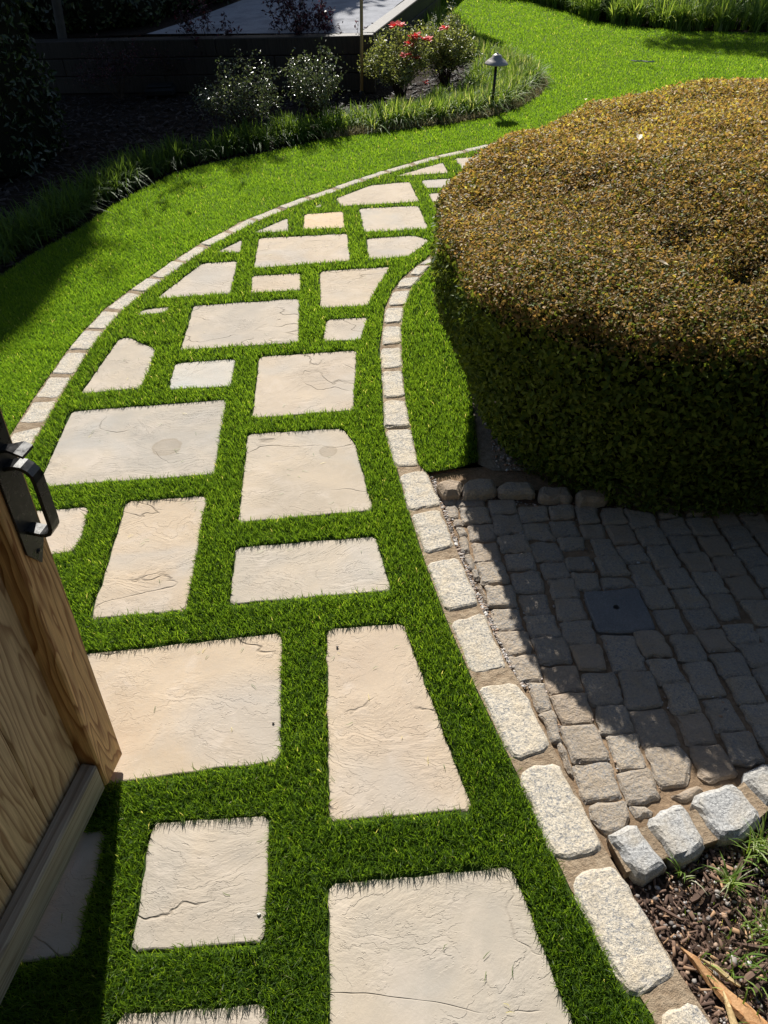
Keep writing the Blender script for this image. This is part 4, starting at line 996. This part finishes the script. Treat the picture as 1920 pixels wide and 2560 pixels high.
for yy, zz, hw in lv:
    for xx, dz in ((.036 - hw, 0), (.036 + hw, 0), (.036 + hw, .005), (.036 - hw, .005)): v.append((xx, yy * SY, zz - .012 + dz))
for i in range(3):
    for k in range(4): k2 = (k + 1) % 4; f.append((i * 4 + k, i * 4 + k2, i * 4 + 4 + k2, i * 4 + 4 + k))
f += [(0, 1, 2, 3), (15, 14, 13, 12)]
mesh('thumb_lever', v, f, M['blackmetal'], gate)

# ------------------------------------------------------------------ path light
lb = at(1228, 286, -.02)
pl = empty('path_light', tuple(lb)); tag(pl, 'bronze path light with wide cone hat in the liriope', 'garden light')
topz = .365
MB().tube([(0, 0, 0), (0, 0, topz - .02)], .0105, 12).build('stem', M['blackmetal'], pl, True)
MB().tube([(0, 0, 0), (0, 0, .10)], .013, 10).build('sleeve', M['blackmetal'], pl, True)
prof = [(.086, -.006), (.088, -.003), (.084, .003), (.065, .021), (.038, .037), (.033, .052), (.016, .060), (.006, .062), (.006, .070), (0, .071)]
hat = MB().lathe(prof, (0, 0, topz - .02), 32).build('hat', M['lampmetal'], pl, True)
MB().lathe([(0, 0.001), (.03, .0), (.03, .02), (0, .02)], (0, 0, topz - .03), 16).build('lens', M['lens'], pl, True)
plumb(pl)

# ------------------------------------------------------------------ stake
st = at(904, 252, -.02)
sk = empty('wooden_stake', tuple(st)); tag(sk, 'tall slim tan wooden pole with black foot between the shrubs', 'stake')
MB().tube([(0, 0, .06), (-.002, 0, .5), (-.006, 0, .92)], .0135, 10).build('pole', M['stakewood'], sk, True)
plumb(sk)
MB().lathe([(.022, 0), (.02, .04), (.015, .075), (.0, .076)], (0, 0, 0), 12).build('foot', M['rubber'], sk, True)

# ------------------------------------------------------------------ retaining wall and patio
w0 = at(150, 226, 0); w1 = at(932, 217, 0); wd = (w1 - w0); WL = np.linalg.norm(wd); wd /= WL
w0 = w0 - wd * 2.0; WL += 2.0; wn = np.array([wd[1], -wd[0], 0])
ztop = .385
wall = empty('retaining_wall', tuple(w0), math.atan2(wd[1], wd[0])); tag(wall, 'low dark timber retaining wall in front of the pale patio', 'wall')
for r_ in range(3):
    xs = [0, 1.5 + .6 * r_ % 1.9, 3.0 + .5 * ((r_ * 2) % 3), WL]
    for a, b in zip(xs[:-1], xs[1:]):
        MB().box((a + .002, 0, -.03 + r_ * .138), (b - .002, .13, -.03 + r_ * .138 + .134), .006).build('timber', M['timber'], wall)
# right return of the wall
c1 = at(1030, 8, ztop); wdr = c1 - (w1 + np.array([0, 0, ztop])); wdr[2] = 0; RL = np.linalg.norm(wdr); ang = math.atan2(wdr[1], wdr[0]) - math.atan2(wd[1], wd[0])
for r_ in range(3):
    o = MB().box((.14, -.0, -.03 + r_ * .138), (RL + 1.5, .13, -.03 + r_ * .138 + .134), .006).build('timber', M['timber'], wall)
    o.location = (WL, 0, 0); o.rotation_euler = (0, 0, ang)
MB().box((WL - .06, -.085, -.03), (WL + .03, -.002, .40), .006).build('corner_post', M['timber'], wall)
wi = w1 + wn * 0
pat_l = [at(365, 83, ztop), at(470, 50, ztop), at(590, 4, ztop)]
pn = at(590, 4, ztop) + np.array([.8, 5, 0])
pr = c1 + wdr / RL * 4
patio = flat('patio', [pat_l[0][:2], w1[:2] - (wn * .131)[:2] - wd[:2] * .05, (c1 - wd * .14)[:2], (pr - wd * .14)[:2], (pat_l[2] + (pat_l[2] - pat_l[1]) * 5)[:2], pat_l[2][:2], pat_l[1][:2]], ztop - .006, M['concrete'], label='pale grey concrete patio above the timber wall')

flat('terrace_soil', [w0[:2] - (wn * .131)[:2], pat_l[0][:2], pat_l[2][:2], (pat_l[2] + (pat_l[2] - pat_l[1]) * 5)[:2], (w0 - wn * 8)[:2]], ztop - .012, M['soil'], label='dark soil on the terrace left of the patio')
# valve box by the wall foot
vb = at(405, 238, -.02)
vbx = empty('valve_box', tuple(vb)); tag(vbx, 'low dark box on the mulch at the wall foot', 'box')
MB().box((-.13, -.09, 0), (.13, .09, .07), .02).build('body', M['rubber'], vbx)
MB().box((-.11, -.07, .0705), (.11, .07, .085), .012).build('lid', M['rubber'], vbx)

# ------------------------------------------------------------------ shrubs in the bed
shrub('holly_shrub', at(790, 312), .46, .60, 30, 3000, .024, M['hollyleaf'], 'small glossy shrub with sunlit tips left of the wooden pole', group='shrubs in the dark bed', loose=.03)
shrub('holly_shrub', at(610, 345), .62, .58, 28, 3200, .022, M['hollyleaf'], 'round shaded shrub between the mulch and the sunlit glossy shrub', group='shrubs in the dark bed', loose=.04)
shrub('holly_shrub', at(300, 245), .75, .50, 14, 1300, .022, M['purpleleaf'], 'sparse twiggy dark shrub nearest the big hedge at left', group='shrubs in the dark bed', loose=.05, stemr=.005)
shrub('holly_shrub', at(455, 214), .50, .42, 12, 700, .022, M['purpleleaf'], 'sparse twiggy shrub against the middle of the timber wall', group='shrubs in the dark bed', loose=.05)
shrub('purple_shrub', at(540, 205), .60, .82, 12, 900, .034, M['purpleleaf'], 'tall loose purple shrub standing left of the patio centre', group='purple shrubs before the patio', loose=.03)
shrub('purple_shrub', at(765, 200), .62, .95, 20, 2000, .034, M['purpleleaf'], 'fuller purple shrub near the wooden pole before the patio', group='purple shrubs before the patio', loose=.03)
shrub('purple_shrub', at(890, 205), .30, .62, 5, 160, .03, M['purpleleaf'], 'thin dark seedling shrub right behind the wooden pole', group='purple shrubs before the patio', loose=.02)
def flower(root, p, r_):
    n = 10; v = []; f = []; a = []
    mbp = []
    for k in range(n):
        t = 2 * math.pi * k / n + R.normal(0, .15); out = np.array([math.cos(t), math.sin(t), R.uniform(-.1, .9)]); out /= np.linalg.norm(out)
        sd = np.array([-math.sin(t), math.cos(t), 0]); b = len(v)
        L = r_ * R.uniform(.75, 1.1)
        v += [p, p + out * L * .6 + sd * L * .42, p + out * L + np.array([0, 0, -.1 * L]), p + out * L * .6 - sd * L * .42]
        f += [(b, b + 1, b + 2), (b, b + 2, b + 3)]; a += [R.random()] * 4
    mesh('flower', v, f, M['petal'], root, attrs={'rnd': a})
az1 = shrub('azalea', at(1000, 243), .62, .52, 30, 8500, .024, M['azalealeaf'], 'azalea bush with several coral red flowers beside the pole', cat='azalea bush', group='flowering azaleas', loose=.035)
az2 = shrub('azalea', at(1112, 218), .55, .56, 30, 8000, .024, M['azalealeaf'], 'azalea bush with one red flower on top beside the path light', cat='azalea bush', group='flowering azaleas', loose=.035)
def ray_at_y(sx, sy, Y):
    v = RT * (sx - 960) + UP * (1280 - sy) + FW * F; t = Y / v[1]; return np.array([v[0] * t, v[1] * t, CH + v[2] * t])
for (x, y), rt_ in zip([(968,215),(1020,205),(1115,308),(1145,290),(1090,355),(1213,320),(1243,318),(1372,228),(1065,440),(1143,467),(1220,662)], [1]*11):
    sx, sy = 680 + x / 3.19, y / 3.19
    rt = az2 if x in (1372,) else az1
    Y = rt.location[1] - (.12 if y > 400 else .0)
    p = ray_at_y(sx, sy, Y) - np.array(rt.location)
    flower(rt, p + np.array([0, -.05, .01]), .055 if y != 662 else .036)
    b = np.array([p[0] * .3, p[1] * .3, p[2] * .45]); MB().tube([b, p * .7 + b * .3 + np.array([.01, 0, 0]), p], [.003, .002, .0015], 4).build('flower_stem', M['stem'], rt)
tp = at(1120, 180); tp[1] += .15
pp = empty('tall_perennial', tuple(tp)); tag(pp, 'cluster of tall thin stems with pale flower spikes behind the azaleas', 'plant')
for x, y0, y1 in [(1300,95,250),(1435,5,240),(1400,125,240),(1480,150,280),(1255,175,250)]:
    a_ = ray_at_y(680 + x / 3.19, y0 / 3.19, tp[1]) - tp; b_ = ray_at_y(680 + (x) / 3.19, 260 / 3.19, tp[1]) - tp; b_[2] = 0; b_[0] = a_[0] * .85
    MB().tube([b_, (a_ + b_) / 2 + np.array([.008, 0, 0]), a_], [.004, .0035, .002], 5).build('stalk', M['greenstem'], pp)
    n = 46; t = R.random(n)[:, None] ** .7; Lz = .17 if y0 < 100 else .06
    pos = a_ + np.stack([R.normal(0, .012, n), R.normal(0, .012, n), -t[:, 0] * Lz], 1)
    v, f, a = leaf_arrays(pos, unit(R.normal(0, 1, (n, 3))), .017, .6, .3); tag(mesh('flower_spike', v, f, M['whiteflower'], pp, attrs={'rnd': a}), kind='stuff')
    n = 26; pos = b_ + (a_ - b_) * R.uniform(.2, .85, n)[:, None] + R.normal(0, .02, (n, 3))
    v, f, a = leaf_arrays(pos, unit(R.normal(0, 1, (n, 3))), .03, .3, .3); tag(mesh('leaves', v, f, M['azalealeaf'], pp, attrs={'rnd': a}), kind='stuff')

# ------------------------------------------------------------------ big foliage masses
def mass(name, label, blobs, leaf, nleaf, mat, cat, base, trunk=None, core=.75, group=None, stems=None):
    root = empty(name, tuple(base)); tag(root, label, cat, group)
    parts = []; vols = np.array([b[3] * b[4] * b[5] for b in blobs]) ** .67; vols /= vols.sum()
    cv, cf = [], []
    for b, w_ in zip(blobs, vols):
        n = int(nleaf * w_); d_ = unit(R.normal(size=(n, 3))); r_ = (1 - np.abs(R.normal(0, .16, n)))[:, None]
        lump = 1 + .10 * np.sin(d_[:, 0:1] * 7 + b[0]) * np.sin(d_[:, 2:3] * 8 + b[1])
        rad_ = np.array(b[3:6]); pos = np.array(b[:3]) - np.array(base) + d_ * r_ * lump * rad_
        k = pos[:, 2] > .02; pos = pos[k]; d2 = d_[k]
        nn_ = unit(d2 / rad_ + R.normal(0, .5, d2.shape)); parts.append(leaf_arrays(pos, nn_, R.uniform(.6, 1.3, len(pos)) * leaf, .5, .3))
        # solid near-black core: painted inner shade, keeps the cast shadow solid
        nu, nv = 12, 8; o0 = len(cv)
        for i in range(nv + 1):
            for j in range(nu):
                th = math.pi * i / nv; ph = 2 * math.pi * j / nu; rr = core * (1 + R.normal(0, .05))
                q = np.array(b[:3]) - np.array(base) + rr * rad_ * np.array([math.sin(th) * math.cos(ph), math.sin(th) * math.sin(ph), math.cos(th)]); q[2] = max(q[2], .0); cv.append(q)
        for i in range(nv):
            for j in range(nu): j2 = (j + 1) % nu; cf.append((o0 + i * nu + j, o0 + (i + 1) * nu + j, o0 + (i + 1) * nu + j2, o0 + i * nu + j2))
    v, f, a = join(parts); mesh('crown', v, f, mat, root, attrs={'rnd': a})
    if core > 0: tag(mesh('shade_core', cv, cf, M['core'], root), kind='stuff')
    if trunk:
        mb = MB()
        for p0, p1, r_ in trunk: mb.tube([np.array(p0) - base, (np.array(p0) + p1) / 2 - base + np.array([.1, 0, 0]), np.array(p1) - base], [r_, r_ * .8, r_ * .5], 10)
        mb.build('trunk', M['bark'], root, True)
    return root
# clipped dark hedge at the far left
def box_hedge(name, label, corners, z1, leaf, n, mat, group=None):
    c = np.array(corners); base = np.array([*c.mean(0), -.03]); root = empty(name, tuple(base)); tag(root, label, 'hedge', group)
    V = []; Q = []
    def wall_(a, b, nz=9, nx=10):
        o0 = len(V)
        for i in range(nx + 1):
            for j in range(nz + 1):
                p = a + (b - a) * i / nx; V.append((p[0], p[1], z1 * j / nz))
        for i in range(nx):
            for j in range(nz): k = o0 + i * (nz + 1) + j; Q.append((k, k + nz + 1, k + nz + 2, k + 1))
    m = len(c)
    for i in range(m): wall_(c[i], c[(i + 1) % m])
    o0 = len(V); V += [(p[0], p[1], z1) for p in c]; Q.append(tuple(range(o0, o0 + 4)))
    V = np.array(V); Q = np.array(Q)
    mesh('shade_core', (V - base) * np.array([.96, .96, .98]) + np.array([0, 0, 0]), Q, M['core'], root)  # solid dark core standing in for the shaded inside
    T = np.concatenate([Q[:, [0, 1, 2]], Q[:, [0, 2, 3]]]); ar = np.linalg.norm(np.cross(V[T[:, 1]] - V[T[:, 0]], V[T[:, 2]] - V[T[:, 0]]), axis=1) / 2
    tot = ar.sum(); pos, nr = sample_tris(V, Q, lambda cc, nn: np.full(len(cc), n / tot))
    pos = pos - nr * (R.exponential(.05, len(pos)) - .07 + .04 * np.sin(pos[:, 2] * 9 + pos[:, 0] * 7 + pos[:, 1] * 6))[:, None]
    v, f, a = leaf_arrays(pos - base, unit(nr + R.normal(0, .6, nr.shape)), R.uniform(.6, 1.3, len(pos)) * leaf, .42, .3); mesh('foliage', v, f, mat, root, attrs={'rnd': a})
    return root
hl = at(143, 400, 0)
box_hedge('dark_hedge', 'tall dark clipped hedge at the far left above the mulch', [(hl[0] - 1.8, hl[1] - .55), (hl[0] - .18, hl[1] - .35), (hl[0] - .02, hl[1] + .25), (hl[0] - 1.0, hl[1] + 1.0)], 1.75, .05, 15000, M['darkleaf'])
# ivy-like mass on the terrace, left of the patio
tb_ = at(250, 80, ztop)
mass('terrace_shrub', 'dark leafy shrub mass on the terrace left of the patio', [(-2.55, 8.35, .58, .50, .32, .45), (-3.3, 8.5, .6, .6, .4, .6), (-2.12, 8.6, .52, .34, .42, .34), (-1.9, 9.2, .55, .42, .5, .36), (-1.62, 9.9, .5, .4, .6, .34), (-2.8, 9.4, .6, .7, .6, .5)], .05, 13000, M['darkleaf'], 'shrub', (-2.6, 8.8, .38))
# leaning smooth trunk beside the hedge
tr = at(172, 215, -.03)
t2 = ray_at_y(140, 0, tr[1] - .15)
trunk_dir = t2 - tr
tt = empty('smooth_tree', tuple(tr)); tag(tt, 'leaning smooth grey trunk between the left hedge and the wall', 'tree')
MB().tube([(0, 0, 0), trunk_dir * .5 + np.array([.01, 0, 0]), trunk_dir, trunk_dir * 2.4], [.05, .042, .04, .03], 12).build('trunk', M['bark'], tt, True)
e = trunk_dir * 2.4
n = 2600; pos = e + R.normal(0, 1, (n, 3)) * np.array([.5, .5, .35]); v, f, a = leaf_arrays(pos, unit(R.normal(0, 1, (n, 3))), .07, .5, .3); mesh('crown', v, f, M['darkleaf'], tt, attrs={'rnd': a})
# evergreens beyond the patio whose shade falls over the bed
mass('evergreen_tree', 'broad evergreen tree beyond the patio shading the bed', [(-5.0, 14.3, 4.0, 4.5, 1.6, 4.72), (-8.0, 14.5, 6.5, 3.5, 1.6, 4.5), (-2.6, 14.2, 3.4, 2.3, 1.5, 2.6), (-4.5, 14.3, 8.2, 2.0, .9, 2.2)], .16, 26000, M['darkleaf'], 'tree', (-5.2, 14.4, -.03), trunk=[((-5.2, 14.4, -.03), (-5.0, 14.3, 5.0), .28)], core=.97)
mass('hanging_tree', 'tree beyond the right lawn whose boughs shade the grass', [(2.6, 14.0, 4.42, .45, .4, .13), (2.95, 14.0, 4.62, .55, .4, .15), (3.45, 14.0, 4.85, .6, .4, .30), (3.5, 14.0, 4.17, .65, .4, .2), (3.2, 14.0, 4.9, .3, .3, .25), (3.9, 14.0, 4.35, .25, .3, .3), (4.5, 14.0, 4.6, .6, .5, .6), (5.6, 14.2, 5.0, 1.2, .9, 1.0)], .09, 9000, M['darkleaf'], 'tree', (6.6, 14.3, -.03), trunk=[((6.6, 14.3, -.03), (6.4, 14.2, 5.0), .16), ((6.4, 14.2, 4.7), (3.2, 14.0, 4.6), .04)], core=.45)
mass('rear_shrubs', 'row of tall shrubs along the back of the lawn', [(.45, 14.4, .9, .6, .6, 1.15), (1.7, 14.2, .9, .75, .7, 1.3), (3.2, 14.6, 1.3, 1.2, .9, 1.5), (5.2, 14.4, 1.2, 1.3, .9, 1.3), (7.2, 14.2, 1.2, 1.3, .9, 1.3)], .09, 6000, M['darkleaf'], 'shrub', (4, 14.6, -.03), core=.8)
mass('slender_tree', 'slim evergreen behind the patio corner', [(.55, 14.0, 4.1, .34, .35, .5), (.5, 14.1, 2.9, .2, .3, .5)], .08, 3500, M['darkleaf'], 'tree', (.5, 14.1, -.03), trunk=[((.5, 14.1, -.03), (.5, 14.1, 4.2), .06)], core=.85)

mass('sky_block_conifers', 'added unseen dark conifer screen behind the viewpoint, cutting sky light', [(x_, -3.6 + .3 * math.sin(x_ * 2), 3.0, 1.3, 1.1, 3.6 + .4 * math.sin(x_ * 3)) for x_ in (-5.5, -3.7, -1.9, -.1, 1.7, 3.5, 5.3)], .14, 14000, M['darkleaf'], 'conifer', (0, -3.6, -.03), core=.86)  # conifers added out of view to dim the sky fill
mass('border_shrubs', 'dark low shrubs behind the arching grass border at upper right', [(2.1, 12.1, .15, .5, .35, .35), (3.0, 11.5, .2, .6, .4, .45), (3.9, 11.0, .25, .6, .4, .5), (4.8, 10.6, .25, .6, .4, .5), (5.7, 10.3, .25, .6, .4, .5)], .05, 6000, M['hollyleaf'], 'shrub', (3.6, 11.2, -.03), core=.8)
# border at the upper right: liriope and daylily-like clumps
nb = np.array(north)
pc, tc = along(north, 230); nc = np.stack([tc[:, 1], -tc[:, 0]], 1); sgn = -1 if nc[:, 1].mean() > 0 else 1
pc = pc + np.array([0, 1]) * R.uniform(.06, .75, len(pc))[:, None]
v, f, a = strap_clumps(pc, 30, .30, .012, .95, .2, .95)
o = mesh('border_liriope', v, f, M['liriope'], None, attrs={'rnd': a}); tag(o, 'arching grass border along the far right edge of the lawn', 'border grass', kind='stuff')
for i, (dx, s, lab) in enumerate([(1330, 1.2, 'large arching strap leaf clump at the left of the back border'), (1560, 1.35, 'large arching strap leaf clump in the back border near the right edge'), (1640, 1.2, 'dark arching strap leaf clump at the far right of the back border'), (1450, 1.1, 'medium arching strap leaf clump mid back border')]):
    c = at(dx * 1.1573, 55, 0)[:2] + np.array((0, .9)) * 0
    c = c + np.array((0, .55))
    v, f, a = strap_clumps(np.array([[0., 0.]]).repeat(3, 0), 70, .5 * s, .022, .97, .1, .8)
    o = mesh('strap_leaf_clump', v, f, M['liriope'], None, attrs={'rnd': a}, loc=(c[0], c[1], -.02)); tag(o, lab, 'plant', 'strap leaf clumps in the back border')

# ------------------------------------------------------------------ small details
def hz(x, y):
    # point on top of the hedge along the photo ray
    v = RT * (x - 960) + UP * (1280 - y) + FW * F
    for z in np.linspace(.80, .5, 121):
        t = (z - CH) / v[2]; p = np.array([0, 0, CH]) + v * t
        dx, dy = abs(p[0] - .10 * max(p[1] - HC[1], 0) - HC[0]) / HA, abs(p[1] - HC[1]) / (HB2 if p[1] > HC[1] else HB); rho = (dx ** HN + dy ** HN) ** (1 / HN)
        zz = np.interp(rho, [q[0] for q in PROF[::-1]][:9], [q[1] for q in PROF[::-1]][:9])
        if z <= zz: return p + np.array([0, 0, .012])
    return p
labs = ['pale fallen leaf in the middle of the hedge top', 'small tan fallen leaf right of centre on the hedge top', 'pale upright fallen leaf left of centre on the hedge', 'white fallen leaf near the right side of the hedge top', 'orange fallen leaf on the hedge near its front rim', 'rusty fallen leaf on the far left rim of the hedge']
for (x, y, s), lab in zip([(1597, 352, .05), (1707, 371, .035), (1556, 392, .03), (1841, 413, .04), (1655, 669, .035), (1463, 256, .04)], labs):
    p = hz(x, y); a_ = R.random() * 6.28; d_ = np.array([math.cos(a_), math.sin(a_), .1]); s_ = np.array([-math.sin(a_), math.cos(a_), .05])
    v = [d_ * -s * .5, d_ * -s * .15 + s_ * s * .22 + np.array([0, 0, .004]), d_ * s * .3 + s_ * s * .16 + np.array([0, 0, .005]), d_ * s * .5, d_ * s * .25 - s_ * s * .18 + np.array([0, 0, .006]), d_ * -s * .15 - s_ * s * .2 + np.array([0, 0, .003]), np.array([0, 0, .0])]
    o = mesh('fallen_leaf', v, [(0, 6, 1), (1, 6, 2), (2, 6, 3), (3, 6, 4), (4, 6, 5), (5, 6, 0)], M['deadleaf'], None, loc=tuple(p)); tag(o, lab, 'leaf', 'fallen leaves on the hedge top')
# loose stones on the slabs
sp = [((843, 1617), .004, .05, 'tiny dark pebble near the top of the long middle slab'), ((683, 1807), .0035, .1, 'tiny grey pebble near the right end of the big slab'), ((647, 2286), .0045, 1.0, 'tiny white pebble on the square slab near the gate')]
for (x, y), r_, tn, lab in sp:
    p = at(x, y, .008); mb = MB()
    v = [(r_ * c1_ * math.cos(t) * (1 + R.normal(0, .1)), r_ * .8 * c1_ * math.sin(t), r_ * z_) for z_, c1_ in ((-.5, .7), (.1, 1), (.6, .6)) for t in np.linspace(0, 6.283, 7)[:-1]]
    f = [(i * 6 + k, i * 6 + (k + 1) % 6, i * 6 + 6 + (k + 1) % 6, i * 6 + 6 + k) for i in range(2) for k in range(6)] + [tuple(range(12, 18))]
    o = mesh('small_pebble', v, f, M['pebble'], None, attrs={'rnd': np.full(18, tn)}, loc=tuple(p)); tag(o, lab, 'pebble')
# short clippings lying on the slabs
cl = []
for q in pav_polys:
    q = np.array(q); ar = abs(area(q)); k = R.poisson(ar * 55); x0, y0 = q.min(0); x1, y1 = q.max(0)
    px, py = R.uniform(x0, x1, k), R.uniform(y0, y1, k); m = pip(px, py, q); cl += list(zip(px[m], py[m]))
cl = np.array(cl); n = len(cl); a_ = R.random(n) * 6.28; L = R.uniform(.008, .028, n)
d_ = np.stack([np.cos(a_), np.sin(a_), np.zeros(n)], 1); s_ = np.stack([-np.sin(a_), np.cos(a_), np.zeros(n)], 1) * .0006
b = np.column_stack([cl, np.full(n, .0075)]); m_ = b + d_ * L[:, None] * .5 + s_ * R.uniform(1, 5, n)[:, None] + np.array([0, 0, .0015]); e = b + d_ * L[:, None]
v = np.stack([b - s_, b + s_, m_ + s_, m_ - s_, e], 1).reshape(-1, 3); i = (np.arange(n) * 5)[:, None]
f = np.concatenate([i + np.array([q]) for q in ((0, 1, 2), (0, 2, 3), (3, 2, 4))])
o = mesh('grass_clippings', v, f, M['turf'], None, attrs={'rnd': np.repeat(R.choice([.1, .3, .99], n), 5)}); tag(o, 'short grass clippings lying on the paving stones', 'clippings', kind='stuff')
# dry pale stem on the lawn
ps = [at(1120 / 1.0 + 460, y, .03) for y in ()]
ds = [at(960 + x / 1.728, y / 1.728, .042) for x, y in ((1068, 261), (1090, 264), (1115, 263), (1140, 267), (1168, 266))]
c = np.mean(ds, 0); o = MB().tube([q - c for q in ds], .006, 4).build('dry_stem', M['lens'], None, loc=tuple(c)); tag(o, 'pale thin dry stem lying on the far lawn', 'stem')
print('tris', sum(sum(len(p.vertices) - 2 for p in m.polygons) if len(m.polygons) < 20000 else len(m.polygons) for m in bpy.data.meshes))
